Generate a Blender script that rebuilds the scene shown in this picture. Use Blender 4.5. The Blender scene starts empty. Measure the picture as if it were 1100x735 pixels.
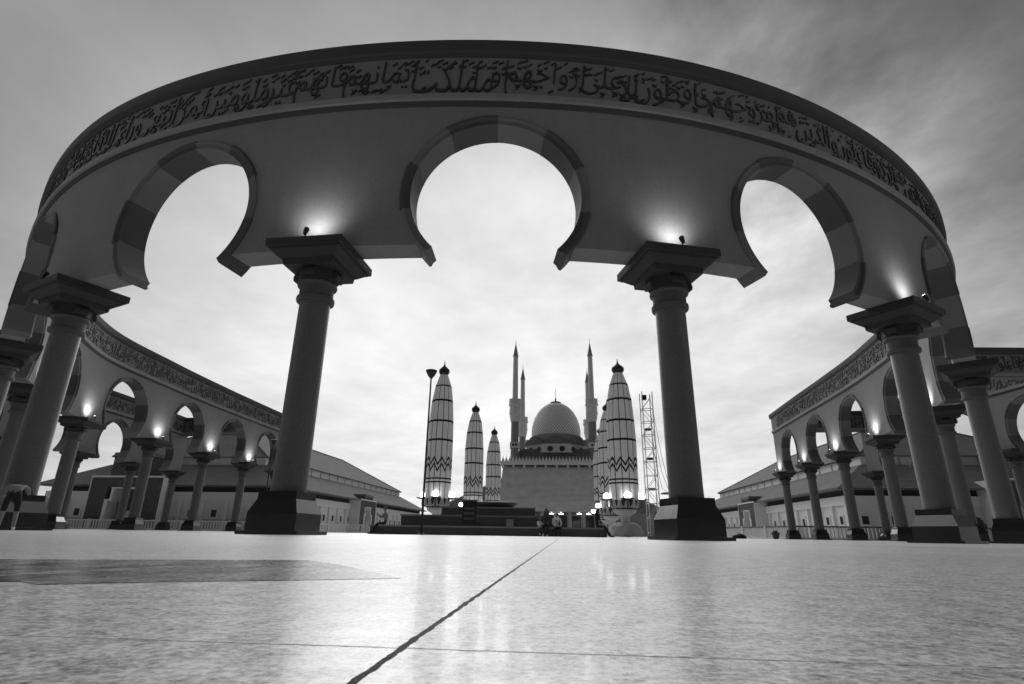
import bpy, bmesh, math, random, unicodedata
from mathutils import Vector, Matrix
R = math.radians
PI = math.pi
random.seed(7)
scene = bpy.context.scene
COL = scene.collection

# ------------------------------------------------------------------ helpers
def tag(o, label=None, cat=None, group=None, kind=None):
    if label: o['label'] = label
    if cat: o['category'] = cat
    if group: o['group'] = group
    if kind: o['kind'] = kind
    return o

def empty(name, loc=(0, 0, 0), rz=0.0, parent=None):
    o = bpy.data.objects.new(name, None)
    o.empty_display_size = 0.3
    o.location = loc
    o.rotation_euler = (0, 0, rz)
    if parent: o.parent = parent
    COL.objects.link(o)
    return o

def copy_tree(o, parent=None):
    c = o.copy()
    COL.objects.link(c)
    if parent: c.parent = parent
    for ch in list(o.children):
        copy_tree(ch, c)
    return c

class MB:
    """collects shapes that become ONE mesh"""
    def __init__(self):
        self.v = []; self.f = []; self.m = []; self.s = []
    def add(self, vs, fs, mi=0, smooth=False):
        n = len(self.v)
        self.v += [tuple(p) for p in vs]
        for f in fs:
            self.f.append(tuple(i + n for i in f)); self.m.append(mi); self.s.append(smooth)
    def box(self, x0, x1, y0, y1, z0, z1, mi=0):
        self.add([(x0,y0,z0),(x1,y0,z0),(x1,y1,z0),(x0,y1,z0),(x0,y0,z1),(x1,y0,z1),(x1,y1,z1),(x0,y1,z1)],
                 [(0,3,2,1),(4,5,6,7),(0,1,5,4),(1,2,6,5),(2,3,7,6),(3,0,4,7)], mi)
    def frustum(self, h0, z0, h1, z1, mi=0, cx=0, cy=0):
        if not isinstance(h0, tuple): h0 = (h0, h0)
        if not isinstance(h1, tuple): h1 = (h1, h1)
        vs = [(cx+sx*h[0], cy+sy*h[1], z) for h, z in ((h0, z0), (h1, z1)) for sx, sy in ((-1,-1),(1,-1),(1,1),(-1,1))]
        self.add(vs, [(0,3,2,1),(4,5,6,7),(0,1,5,4),(1,2,6,5),(2,3,7,6),(3,0,4,7)], mi)
    def lathe(self, prof, n=32, mi=0, cx=0, cy=0, smooth=True, cap=True, rot=0.0):
        vs = []
        for r, z in prof:
            for k in range(n):
                a = 2*PI*k/n + rot
                vs.append((cx + r*math.cos(a), cy + r*math.sin(a), z))
        fs = []
        for i in range(len(prof)-1):
            for k in range(n):
                k2 = (k+1) % n
                fs.append((i*n+k, i*n+k2, (i+1)*n+k2, (i+1)*n+k))
        self.add(vs, fs, mi, smooth)
        if cap:
            b = len(self.v) - len(vs)
            self.f.append(tuple(b + k for k in reversed(range(n)))); self.m.append(mi); self.s.append(False)
            t = b + (len(prof)-1)*n
            self.f.append(tuple(t + k for k in range(n))); self.m.append(mi); self.s.append(False)
    def tube(self, pts, r, n=8, mi=0, smooth=True):
        pts = [Vector(p) for p in pts]
        if not isinstance(r, (list, tuple)): r = [r]*len(pts)
        vs = []
        for i, p in enumerate(pts):
            t = (pts[min(i+1, len(pts)-1)] - pts[max(i-1, 0)]).normalized()
            a = Vector((0, 0, 1)) if abs(t.z) < .95 else Vector((1, 0, 0))
            b = t.cross(a).normalized(); c = b.cross(t)
            for k in range(n):
                q = p + (b*math.cos(2*PI*k/n) + c*math.sin(2*PI*k/n))*r[i]
                vs.append(q)
        fs = []
        for i in range(len(pts)-1):
            for k in range(n):
                k2 = (k+1) % n
                fs.append((i*n+k, (i+1)*n+k, (i+1)*n+k2, i*n+k2))
        self.add(vs, fs, mi, smooth)
        b = len(self.v) - len(vs)
        self.f.append(tuple(b+k for k in range(n))); self.m.append(mi); self.s.append(False)
        t = b + (len(pts)-1)*n
        self.f.append(tuple(t+k for k in reversed(range(n)))); self.m.append(mi); self.s.append(False)
    def sphere(self, c, r, n=12, mi=0, sz=1.0):
        c = Vector(c)
        m = n//2
        prof = [(max(r*math.sin(PI*i/m), 1e-4), c.z - r*sz*math.cos(PI*i/m)) for i in range(m+1)]
        self.lathe(prof, n, mi, c.x, c.y)
    def xf(self, fn):
        self.v = [tuple(fn(p)) for p in self.v]; return self
    def build(self, name, mats, parent=None, world_off=None, recalc=True, sharp=35):
        if world_off is not None:
            ox, oy, oz = world_off
            vs = [(x-ox, y-oy, z-oz) for x, y, z in self.v]
        else:
            vs = self.v
        me = bpy.data.meshes.new(name)
        me.from_pydata(vs, [], self.f)
        if not isinstance(mats, (list, tuple)): mats = [mats]
        for m in mats: me.materials.append(m)
        me.polygons.foreach_set('material_index', self.m)
        me.polygons.foreach_set('use_smooth', self.s)
        if recalc:
            bm = bmesh.new(); bm.from_mesh(me)
            bmesh.ops.recalc_face_normals(bm, faces=bm.faces)
            bm.to_mesh(me); bm.free()
        if any(self.s):
            me.set_sharp_from_angle(angle=R(sharp))
        me.update()
        o = bpy.data.objects.new(name, me)
        if parent: o.parent = parent
        COL.objects.link(o)
        return o

# ------------------------------------------------------------------ materials
def newmat(name):
    m = bpy.data.materials.new(name); m.use_nodes = True
    nt = m.node_tree
    return m, nt, nt.nodes['Principled BSDF']
def N(nt, t, **kw):
    n = nt.nodes.new(t)
    for k, v in kw.items():
        if k.startswith('i_'):
            n.inputs[k[2:].replace('_', ' ')].default_value = v
        else: setattr(n, k, v)
    return n
def math_(nt, op, a, b=None, clamp=False):
    n = nt.nodes.new('ShaderNodeMath'); n.operation = op; n.use_clamp = clamp
    for i, x in enumerate((a, b)):
        if x is None: continue
        if isinstance(x, (int, float)): n.inputs[i].default_value = x
        else: nt.links.new(x, n.inputs[i])
    return n.outputs[0]
def grey(v): return (v, v, v, 1)

def stone(name, base, rough=.8, amt=.25, scale=1.2, fine=30.0, fine_amt=.12, bump=.15, spec=.5, streak=0.0, bdist=.01):
    """mottled mineral surface: broad stains, a fine grain, optional vertical weather streaks"""
    m, nt, p = newmat(name)
    tc = N(nt, 'ShaderNodeTexCoord')
    n1 = N(nt, 'ShaderNodeTexNoise', i_Scale=scale, i_Detail=6.0, i_Roughness=.62)
    n2 = N(nt, 'ShaderNodeTexNoise', i_Scale=fine, i_Detail=3.0)
    L = nt.links.new
    L(tc.outputs['Object'], n1.inputs['Vector']); L(tc.outputs['Object'], n2.inputs['Vector'])
    a = math_(nt, 'MULTIPLY', math_(nt, 'SUBTRACT', n1.outputs['Fac'], .5), amt*2)
    b = math_(nt, 'MULTIPLY', math_(nt, 'SUBTRACT', n2.outputs['Fac'], .5), fine_amt*2)
    s = math_(nt, 'ADD', math_(nt, 'ADD', a, b), 1.0)
    if streak:
        mp = N(nt, 'ShaderNodeMapping'); mp.inputs['Scale'].default_value = (2.2, 2.2, .12)
        n3 = N(nt, 'ShaderNodeTexNoise', i_Scale=1.6, i_Detail=5.0, i_Roughness=.7)
        L(tc.outputs['Object'], mp.inputs['Vector']); L(mp.outputs[0], n3.inputs['Vector'])
        c = math_(nt, 'MULTIPLY', math_(nt, 'SUBTRACT', n3.outputs['Fac'], .5), streak*2)
        s = math_(nt, 'ADD', s, c)
    v = math_(nt, 'MULTIPLY', s, base)
    cb = N(nt, 'ShaderNodeCombineColor')
    for k in range(3): L(v, cb.inputs[k])
    L(cb.outputs[0], p.inputs['Base Color'])
    r = math_(nt, 'ADD', math_(nt, 'MULTIPLY', n1.outputs['Fac'], .2), rough-.1)
    L(r, p.inputs['Roughness'])
    p.inputs['Specular IOR Level'].default_value = spec
    if bump:
        bp = N(nt, 'ShaderNodeBump', i_Strength=bump, i_Distance=bdist)
        L(n2.outputs['Fac'], bp.inputs['Height']); L(bp.outputs[0], p.inputs['Normal'])
    return m

def emit(name, v, strength):
    m, nt, p = newmat(name)
    p.inputs['Base Color'].default_value = grey(v)
    p.inputs['Emission Color'].default_value = grey(1)
    p.inputs['Emission Strength'].default_value = strength
    return m

M = {}
M['plaster'] = stone('plaster', .215, .85, .18, .6, 14, .16, .25, .3, .10)
M['plaster_band'] = stone('band_plaster', .19, .85, .12, .8, 14, .08, .2, .3, .06)
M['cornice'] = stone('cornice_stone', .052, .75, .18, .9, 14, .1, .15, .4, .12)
M['moulding'] = stone('moulding_stone', .235, .75, .14, .9, 14, .1, .15, .4, .1)
M['vous_light'] = stone('light_arch_stone', .15, .75, .12, 1.0, 16, .1, .12, .4, .05)
M['vous_dark'] = stone('dark_arch_stone', .07, .7, .15, 1.0, 16, .12, .12, .4, .05)
M['letters'] = stone('relief_letters', .03, .6, .2, 1.5, 20, .1, 0)
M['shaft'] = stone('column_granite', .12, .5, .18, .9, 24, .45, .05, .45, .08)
M['capital'] = stone('capital_stone', .036, .7, .2, 1.5, 25, .15, .15, .4, .1)
M['neck'] = stone('neck_stone', .09, .7, .15, 1.5, 25, .15, .12, .4, .1)
M['granite'] = stone('black_polished_granite', .016, .16, .5, 1.4, 55, .4, 0, .5)
M['granite'].node_tree.nodes['Principled BSDF'].inputs['IOR'].default_value = 1.65
M['dais'] = stone('dark_dais_granite', .11, .38, .45, 1.1, 30, .4, .05, .5)
M['dais_edge'] = stone('worn_dais_edge', .32, .5, .4, 1.6, 30, .3, .05, .5)
M['white_wall'] = stone('white_painted_wall', .80, .85, .08, .4, 8, .04, .05, .3, .08)
M['grey_wall'] = stone('grey_dado_wall', .45, .85, .1, .5, 8, .05, .05, .3, .08)
M['white_trim'] = stone('white_trim', .82, .7, .07, 1, 12, .04, .04)
M['dark_gap'] = stone('painted_eave_shade', .03, .8, .2, 1, 10, .1, 0)  # near-black colour paints the shade in the gap under the eaves
M['glass'] = stone('dark_window_glass', .04, .1, .2, .6, 5, .1, 0, .6)
M['black_metal'] = stone('black_metal', .02, .45, .3, 3, 30, .2, 0)
M['grey_metal'] = stone('galvanised_pipe', .5, .5, .2, 3, 30, .15, 0)
M['tarp'] = stone('wrapped_tarpaulin', .45, .7, .2, 2.2, 9, .25, .8, .4, 0, .12)
M['pot'] = stone('dark_clay_pot', .06, .7, .2, 3, 20, .1, 0)
M['leafm'] = stone('dark_leaves', .05, .7, .35, 3, 20, .2, 0)
M['skin'] = stone('skin', .28, .6, .08, 4, 40, .04, 0)
M['hair'] = stone('black_hair', .015, .5, .2, 9, 60, .2, 0)
M['black_cloth'] = stone('black_cloth', .02, .9, .3, 4, 40, .2, 0)
M['dark_cloth'] = stone('dark_grey_cloth', .07, .9, .3, 4, 40, .2, 0)
M['mid_cloth'] = stone('mid_grey_cloth', .22, .9, .2, 4, 40, .2, 0)
M['white_cloth'] = stone('white_cloth', .88, .9, .1, 4, 40, .1, 0)
M['minaret'] = stone('minaret_stone', .6, .8, .12, .25, 3, .1, 0, .3, .05)
M['minaret_dark'] = stone('minaret_dark_stone', .26, .8, .15, .3, 3, .15, 0, .3, .05)
M['pale_stone'] = stone('pale_stone', .66, .8, .12, .4, 4, .08, 0, .3, .05)
M['lamp_on'] = emit('lamp_glow', .9, 8)
M['spot_on'] = emit('spot_lens', .9, 10)
M['porch_on'] = emit('porch_lamp_glow', .9, 4)

def roof_mat(name, base, sx, axis='Y', scale=1.6):
    m, nt, p = newmat(name); L = nt.links.new
    tc = N(nt, 'ShaderNodeTexCoord')
    sep = N(nt, 'ShaderNodeSeparateXYZ'); L(tc.outputs['Object'], sep.inputs[0])
    w = N(nt, 'ShaderNodeTexWave', wave_type='BANDS', bands_direction='Z', i_Scale=scale, i_Distortion=.6, i_Detail=2.0)
    L(tc.outputs['Object'], w.inputs['Vector'])
    n1 = N(nt, 'ShaderNodeTexNoise', i_Scale=.35, i_Detail=7.0, i_Roughness=.65)
    n2 = N(nt, 'ShaderNodeTexNoise', i_Scale=5.0, i_Detail=2.0)
    L(tc.outputs['Object'], n1.inputs['Vector']); L(tc.outputs['Object'], n2.inputs['Vector'])
    s = math_(nt, 'ADD', math_(nt, 'MULTIPLY', n1.outputs['Fac'], .5), math_(nt, 'MULTIPLY', n2.outputs['Fac'], .5))
    s = math_(nt, 'ADD', s, math_(nt, 'MULTIPLY', w.outputs['Fac'], .35))
    v = math_(nt, 'MULTIPLY', s, base*1.5)
    cb = N(nt, 'ShaderNodeCombineColor')
    for k in range(3): L(v, cb.inputs[k])
    L(cb.outputs[0], p.inputs['Base Color'])
    p.inputs['Roughness'].default_value = .8
    p.inputs['Specular IOR Level'].default_value = .25
    bp = N(nt, 'ShaderNodeBump', i_Strength=.9, i_Distance=.1)
    L(w.outputs['Fac'], bp.inputs['Height']); L(bp.outputs[0], p.inputs['Normal'])
    return m
M['roof'] = roof_mat('clay_roof_tiles', .165, 1)
M['roof_front'] = roof_mat('weathered_front_tiles', .56, 1, scale=.75)
M['roof_dark'] = roof_mat('dark_roof_tiles', .20, 1)

def brick_mat():
    m, nt, p = newmat('dark_brick'); L = nt.links.new
    tc = N(nt, 'ShaderNodeTexCoord')
    mp = N(nt, 'ShaderNodeMapping'); mp.inputs['Rotation'].default_value = (R(90), 0, 0)
    L(tc.outputs['Object'], mp.inputs['Vector'])
    b = N(nt, 'ShaderNodeTexBrick', i_Scale=1.6, i_Mortar_Size=.04)
    b.inputs['Color1'].default_value = grey(.10); b.inputs['Color2'].default_value = grey(.17); b.inputs['Mortar'].default_value = grey(.05)
    L(mp.outputs[0], b.inputs['Vector']); L(b.outputs['Color'], p.inputs['Base Color'])
    p.inputs['Roughness'].default_value = .85
    return m
M['brick'] = brick_mat()

# axis of the plaza (towards the mosque) is turned a little to the right of the lens
AX = R(5.3)
def A(lat, d, z=0.0):
    """axis frame -> world: lat to the right of the mosque axis, d along it"""
    return (-2.76 + lat*math.cos(AX) + d*math.sin(AX), -lat*math.sin(AX) + d*math.cos(AX), z)

def floor_mat():
    m, nt, p = newmat('polished_granite_paving'); L = nt.links.new
    tc = N(nt, 'ShaderNodeTexCoord')
    mp = N(nt, 'ShaderNodeMapping'); mp.inputs['Rotation'].default_value = (0, 0, AX)
    L(tc.outputs['Object'], mp.inputs['Vector'])
    sep = N(nt, 'ShaderNodeSeparateXYZ'); L(mp.outputs[0], sep.inputs[0])
    wob = N(nt, 'ShaderNodeTexNoise', i_Scale=45.0, i_Detail=3.0); L(tc.outputs['Object'], wob.inputs['Vector'])
    wv = math_(nt, 'MULTIPLY', math_(nt, 'SUBTRACT', wob.outputs['Fac'], .5), .006)
    T = .74
    def line(sock, off, half):
        q = math_(nt, 'ADD', math_(nt, 'ADD', sock, -off), wv)
        f = math_(nt, 'ABSOLUTE', math_(nt, 'SUBTRACT', math_(nt, 'FRACT', math_(nt, 'ADD', math_(nt, 'DIVIDE', q, T), .5)), .5))
        return math_(nt, 'SUBTRACT', 1.0, math_(nt, 'SMOOTH_MIN', math_(nt, 'DIVIDE', f, half/T), 1.0), True)
    # the long joint left of the lens is open and dirty, the others tight
    q = math_(nt, 'ABSOLUTE', math_(nt, 'ADD', math_(nt, 'ADD', sep.outputs['X'], .108), wv))
    main = math_(nt, 'LESS_THAN', q, .0028)
    lx = math_(nt, 'MULTIPLY', line(sep.outputs['X'], -.108, .0026), .8)
    ly = math_(nt, 'MULTIPLY', line(sep.outputs['Y'], .405, .0022), .75)
    joint = math_(nt, 'MAXIMUM', main, math_(nt, 'MAXIMUM', lx, ly), True)
    n1 = N(nt, 'ShaderNodeTexNoise', i_Scale=130.0, i_Detail=5.0, i_Roughness=.75)
    n2 = N(nt, 'ShaderNodeTexNoise', i_Scale=24.0, i_Detail=6.0, i_Roughness=.65)
    n3 = N(nt, 'ShaderNodeTexNoise', i_Scale=.55, i_Detail=7.0, i_Roughness=.65)
    n4 = N(nt, 'ShaderNodeTexNoise', i_Scale=.09, i_Detail=6.0, i_Roughness=.6)
    for n in (n1, n2, n3, n4): L(tc.outputs['Object'], n.inputs['Vector'])
    # per-tile tone
    vx = math_(nt, 'FLOOR', math_(nt, 'DIVIDE', math_(nt, 'ADD', sep.outputs['X'], .108), T))
    vy = math_(nt, 'FLOOR', math_(nt, 'DIVIDE', math_(nt, 'ADD', sep.outputs['Y'], -.405), T))
    cv = N(nt, 'ShaderNodeCombineXYZ'); L(vx, cv.inputs[0]); L(vy, cv.inputs[1])
    wn = N(nt, 'ShaderNodeTexWhiteNoise', noise_dimensions='3D'); L(cv.outputs[0], wn.inputs['Vector'])
    def dev(s, a): return math_(nt, 'MULTIPLY', math_(nt, 'SUBTRACT', s, .5), a)
    s = math_(nt, 'ADD', dev(n1.outputs['Fac'], 4.6), dev(n2.outputs['Fac'], 2.0))
    s = math_(nt, 'ADD', s, dev(n3.outputs['Fac'], .45)); s = math_(nt, 'ADD', s, dev(n4.outputs['Fac'], .3))
    s = math_(nt, 'ADD', s, dev(wn.outputs['Value'], .10))
    v = math_(nt, 'MULTIPLY', math_(nt, 'ADD', s, 1.0), .80)
    v = math_(nt, 'MULTIPLY', v, math_(nt, 'SUBTRACT', 1.0, math_(nt, 'MULTIPLY', joint, .93)))
    cb = N(nt, 'ShaderNodeCombineColor')
    for k in range(3): L(v, cb.inputs[k])
    L(cb.outputs[0], p.inputs['Base Color'])
    r = math_(nt, 'ADD', math_(nt, 'ADD', .17, math_(nt, 'MULTIPLY', n1.outputs['Fac'], .18)), math_(nt, 'MULTIPLY', n3.outputs['Fac'], .22))
    r = math_(nt, 'ADD', r, math_(nt, 'MULTIPLY', joint, .5))
    L(r, p.inputs['Roughness'])
    L(math_(nt, 'ADD', .08, math_(nt, 'MULTIPLY', math_(nt, 'ADD', n1.outputs['Fac'], n2.outputs['Fac']), .42)), p.inputs['Specular IOR Level'])
    p.inputs['IOR'].default_value = 1.58
    L(math_(nt, 'MULTIPLY', math_(nt, 'SUBTRACT', 1.0, joint), .10), p.inputs['Coat Weight']); p.inputs['Coat Roughness'].default_value = .07; p.inputs['Coat IOR'].default_value = 1.5
    h = math_(nt, 'SUBTRACT', math_(nt, 'MULTIPLY', n1.outputs['Fac'], .25), joint)
    bp = N(nt, 'ShaderNodeBump', i_Strength=.5, i_Distance=.0016)
    L(h, bp.inputs['Height']); L(bp.outputs[0], p.inputs['Normal'])
    bp2 = N(nt, 'ShaderNodeBump', i_Strength=.12, i_Distance=.0012); L(n2.outputs['Fac'], bp2.inputs['Height']); L(bp2.outputs[0], p.inputs['Coat Normal'])
    return m
M['floor'] = floor_mat()

def umbrella_mat(H, base_z, top_z):
    """pale folded canvas with dark seams, hoops and a double zigzag band (printed pattern)"""
    m, nt, p = newmat('umbrella_canvas'); L = nt.links.new
    tc = N(nt, 'ShaderNodeTexCoord'); sep = N(nt, 'ShaderNodeSeparateXYZ'); L(tc.outputs['Object'], sep.inputs[0])
    ang = math_(nt, 'DIVIDE', math_(nt, 'ARCTAN2', sep.outputs['Y'], sep.outputs['X']), 2*PI)
    z = sep.outputs['Z']
    def hoop(z0, w): return math_(nt, 'LESS_THAN', math_(nt, 'ABSOLUTE', math_(nt, 'SUBTRACT', z, z0)), w)
    dark = hoop(19.35, .11)
    for z0 in (17.25, 14.4, 11.85): dark = math_(nt, 'MAXIMUM', dark, hoop(z0, .14))
    for z0 in (6.85, 6.4): dark = math_(nt, 'MAXIMUM', dark, hoop(z0, .1))
    f = math_(nt, 'ABSOLUTE', math_(nt, 'SUBTRACT', math_(nt, 'FRACT', math_(nt, 'MULTIPLY', ang, 12.0)), .5))
    seam = math_(nt, 'MULTIPLY', math_(nt, 'LESS_THAN', f, .055), math_(nt, 'GREATER_THAN', z, 4.0))
    dark = math_(nt, 'MAXIMUM', dark, seam)
    tri = math_(nt, 'ABSOLUTE', math_(nt, 'SUBTRACT', math_(nt, 'FRACT', math_(nt, 'MULTIPLY', ang, 10.0)), .5))
    for z0 in (8.25, 9.05):
        zz = math_(nt, 'SUBTRACT', z, math_(nt, 'ADD', math_(nt, 'MULTIPLY', tri, 1.9), z0-.45))
        dark = math_(nt, 'MAXIMUM', dark, math_(nt, 'LESS_THAN', math_(nt, 'ABSOLUTE', zz), .19))
    n = N(nt, 'ShaderNodeTexNoise', i_Scale=.8, i_Detail=5.0); L(tc.outputs['Object'], n.inputs['Vector'])
    pale = math_(nt, 'ADD', .74, math_(nt, 'MULTIPLY', n.outputs['Fac'], .2))
    v = math_(nt, 'ADD', math_(nt, 'MULTIPLY', pale, math_(nt, 'SUBTRACT', 1.0, dark)), math_(nt, 'MULTIPLY', dark, .025))
    cb = N(nt, 'ShaderNodeCombineColor')
    for k in range(3): L(v, cb.inputs[k])
    L(cb.outputs[0], p.inputs['Base Color']); p.inputs['Roughness'].default_value = .75
    tr = N(nt, 'ShaderNodeBsdfTranslucent'); L(cb.outputs[0], tr.inputs['Color'])
    ms = N(nt, 'ShaderNodeMixShader'); ms.inputs[0].default_value = .5
    L(p.outputs[0], ms.inputs[1]); L(tr.outputs[0], ms.inputs[2]); L(ms.outputs[0], nt.nodes['Material Output'].inputs['Surface'])
    return m
M['canvas'] = umbrella_mat(22, 3.3, 21)

def dome_mat():
    m, nt, p = newmat('dome_lattice_tiles'); L = nt.links.new
    tc = N(nt, 'ShaderNodeTexCoord'); sep = N(nt, 'ShaderNodeSeparateXYZ'); L(tc.outputs['Object'], sep.inputs[0])
    ang = math_(nt, 'DIVIDE', math_(nt, 'ARCTAN2', sep.outputs['Y'], sep.outputs['X']), 2*PI)
    a = math_(nt, 'MULTIPLY', ang, 52.0); b = math_(nt, 'MULTIPLY', sep.outputs['Z'], .8)
    dark = None
    for s in (1, -1):
        q = math_(nt, 'FRACT', math_(nt, 'ADD', a, math_(nt, 'MULTIPLY', b, float(s))))
        d = math_(nt, 'LESS_THAN', math_(nt, 'ABSOLUTE', math_(nt, 'SUBTRACT', q, .5)), .17)
        dark = d if dark is None else math_(nt, 'MAXIMUM', dark, d)
    v = math_(nt, 'SUBTRACT', .88, math_(nt, 'MULTIPLY', dark, .45))
    cb = N(nt, 'ShaderNodeCombineColor')
    for k in range(3): L(v, cb.inputs[k])
    L(cb.outputs[0], p.inputs['Base Color']); p.inputs['Roughness'].default_value = .6
    return m
M['dome'] = dome_mat()

# ------------------------------------------------------------------ camera
F = 595.36
PITCH, ROLL, CH = R(19.168), R(.823), .072
cp, sp = math.cos(PITCH), math.sin(PITCH)
fw = Vector((0, cp, sp)); up = Vector((0, -sp, cp)); ri = Vector((1, 0, 0))
c, s = math.cos(ROLL), math.sin(ROLL)
ri, up = c*ri + s*up, -s*ri + c*up
cam = bpy.data.cameras.new('camera')
cam.sensor_fit = 'HORIZONTAL'; cam.sensor_width = 36; cam.lens = F/1100*36
cam.clip_start = .01; cam.clip_end = 8000
co = bpy.data.objects.new('camera', cam); COL.objects.link(co)
mw = Matrix.Identity(4)
for i in range(3):
    mw[i][0], mw[i][1], mw[i][2] = ri[i], up[i], -fw[i]
mw[2][3] = CH
co.matrix_world = mw
scene.camera = co

# ------------------------------------------------------------------ the sweep path of an arcade
U = 6.0
class Path:
    def __init__(self, pts, ext0, ext1, n=40):
        P = [Vector((x*U, y*U)) for x, y in pts]
        P = [P[0]*2 - P[1]] + P + [P[-1]*2 - P[-2]]
        self.pts = []; knots = []
        for i in range(1, len(P)-2):
            p0, p1, p2, p3 = P[i-1], P[i], P[i+1], P[i+2]
            knots.append(len(self.pts))
            for k in range(n):
                t = k/n
                self.pts.append(.5*((2*p1) + (p2-p0)*t + (2*p0-5*p1+4*p2-p3)*t*t + (3*p1-p0-3*p2+p3)*t**3))
        knots.append(len(self.pts)); self.pts.append(P[-2].copy())
        self.cum = [0.0]
        for a, b in zip(self.pts, self.pts[1:]): self.cum.append(self.cum[-1] + (b-a).length)
        self.u = [self.cum[k] for k in knots]
        self.u0, self.u1 = -ext0, self.cum[-1] + ext1
        # smoothed tangents
        self.tan = []
        w = 6
        for i in range(len(self.pts)):
            a, b = max(0, i-w), min(len(self.pts)-1, i+w)
            self.tan.append((self.pts[b]-self.pts[a]).normalized())
    def at(self, u):
        C = self.cum
        if u <= 0: return self.pts[0] + self.tan[0]*u, self.tan[0]
        if u >= C[-1]: return self.pts[-1] + self.tan[-1]*(u-C[-1]), self.tan[-1]
        lo, hi = 0, len(C)-1
        while hi-lo > 1:
            m = (lo+hi)//2
            if C[m] <= u: lo = m
            else: hi = m
        t = (u-C[lo])/(C[hi]-C[lo])
        return self.pts[lo].lerp(self.pts[hi], t), self.tan[lo].lerp(self.tan[hi], t).normalized()
    def w(self, u, d, z):
        """d = distance to the outer (right hand) side"""
        p, t = self.at(u)
        return (p.x + t.y*d, p.y - t.x*d, z)

HW, ZT = 7.512, 14.5        # underside and top of the wall
TH = .39                   # half thickness
ZC, RIN, ROUT, RW = 9.13, 2.39, 2.66, 2.52

def arcade_wall(path):
    mb = MB()
    dzb = ZC - HW; dzt = ZT - ZC
    thc = math.acos(-dzb/RW)
    def grid(us, zs):
        for d in (TH, -TH):
            vs = [path.w(u, d, z) for u in us for z in zs]
            nz = len(zs)
            mb.add(vs, [(i*nz+j, (i+1)*nz+j, (i+1)*nz+j+1, i*nz+j+1) for i in range(len(us)-1) for j in range(nz-1)], 0, True)
    def soffit(ua, ub, z):
        k = max(2, int((ub-ua)/.3)+1)
        us = [ua + (ub-ua)*i/(k-1) for i in range(k)]
        vs = [path.w(u, d, z) for u in us for d in (TH, -TH)]
        mb.add(vs, [(2*i, 2*i+1, 2*i+3, 2*i+2) for i in range(k-1)], 0, False)
    for ua, ub in zip(path.u, path.u[1:]):
        uc = (ua+ub)/2; a = (ub-ua)/2
        ths = [-thc + 2*thc*i/64 for i in range(65)]
        for cth in (math.atan2(a, dzt), math.atan2(a, -dzb)):
            for sg in (1, -1):
                ths.append(sg*cth)
        ths = sorted(set(round(t, 6) for t in ths if abs(t) <= thc + 1e-6))
        rows = []
        K = 6
        for t in ths:
            sn, cs = math.sin(t), math.cos(t)
            L = 1e9
            if abs(sn) > 1e-6: L = min(L, a/abs(sn))
            if cs > 1e-6: L = min(L, dzt/cs)
            if cs < -1e-6: L = min(L, dzb/-cs)
            L = max(L, RW)
            rows.append([(uc + (RW + (L-RW)*k/K)*sn, ZC + (RW + (L-RW)*k/K)*cs) for k in range(K+1)])
        for d in (TH, -TH):
            vs = [path.w(u, d, z) for r in rows for u, z in r]
            n = K+1
            mb.add(vs, [(i*n+k, (i+1)*n+k, (i+1)*n+k+1, i*n+k+1) for i in range(len(rows)-1) for k in range(K)], 0, True)
        ch = RW*math.sin(thc)
        soffit(ua, uc-ch, HW); soffit(uc+ch, ub, HW)
    for ua, ub in ((path.u0, path.u[0]), (path.u[-1], path.u1)):
        k = max(2, int((ub-ua)/.4)+1)
        us = [ua + (ub-ua)*i/(k-1) for i in range(k)]
        grid(us, [HW, (HW+ZT)/2, ZT]); soffit(ua, ub, HW)
    for u in (path.u0, path.u1):
        mb.add([path.w(u, TH, HW), path.w(u, -TH, HW), path.w(u, -TH, ZT), path.w(u, TH, ZT)], [(0, 1, 2, 3)])
    return mb

def sweep(path, prof, u0, u1, step=.35, mi=0, mb=None):
    mb = mb or MB()
    k = max(2, int((u1-u0)/step)+1)
    us = [u0 + (u1-u0)*i/(k-1) for i in range(k)]
    n = len(prof)
    vs = [path.w(u, d, z) for u in us for d, z in prof]
    fs = [(i*n+j, i*n+(j+1) % n, (i+1)*n+(j+1) % n, (i+1)*n+j) for i in range(k-1) for j in range(n)]
    mb.add(vs, fs, mi, True)
    b = len(mb.v)-len(vs)
    mb.f.append(tuple(b+j for j in range(n))); mb.m.append(mi); mb.s.append(False)
    b += (k-1)*n
    mb.f.append(tuple(b+j for j in reversed(range(n)))); mb.m.append(mi); mb.s.append(False)
    return mb

def arch_ring(path, uc):
    mb = MB()
    SEG, TOT = 8, R(270)
    for k in range(SEG):
        dark = k % 2                          # alternating voussoirs
        e = .018 if dark else 0.0
        a0, a1 = -TOT/2 + TOT*k/SEG, -TOT/2 + TOT*(k+1)/SEG
        ro = ROUT + e*2.2; d1 = TH + .02 + e*.3; d2 = TH + .085 + e; rm = RIN + .13
        rm2 = RIN + .19
        prof = [(RIN, -d1), (rm, -d1), (rm2, -d2), (ro-.05, -d2), (ro, -d2+.05), (ro, d2-.05), (ro-.05, d2), (rm2, d2), (rm, d1), (RIN, d1)]
        n = len(prof); m = 8
        vs = []
        for i in range(m+1):
            t = a0 + (a1-a0)*i/m
            for r, d in prof:
                vs.append(path.w(uc + r*math.sin(t), d, ZC + r*math.cos(t)))
        fs = [(i*n+j, (i+1)*n+j, (i+1)*n+(j+1) % n, i*n+(j+1) % n) for i in range(m) for j in range(n)]
        mb.add(vs, fs, dark, True)
        b = len(mb.v)-len(vs)
        mb.f.append(tuple(b+j for j in range(n))); mb.m.append(dark); mb.s.append(False)
        b += m*n
        mb.f.append(tuple(b+j for j in reversed(range(n)))); mb.m.append(dark); mb.s.append(False)
    return mb

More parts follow.
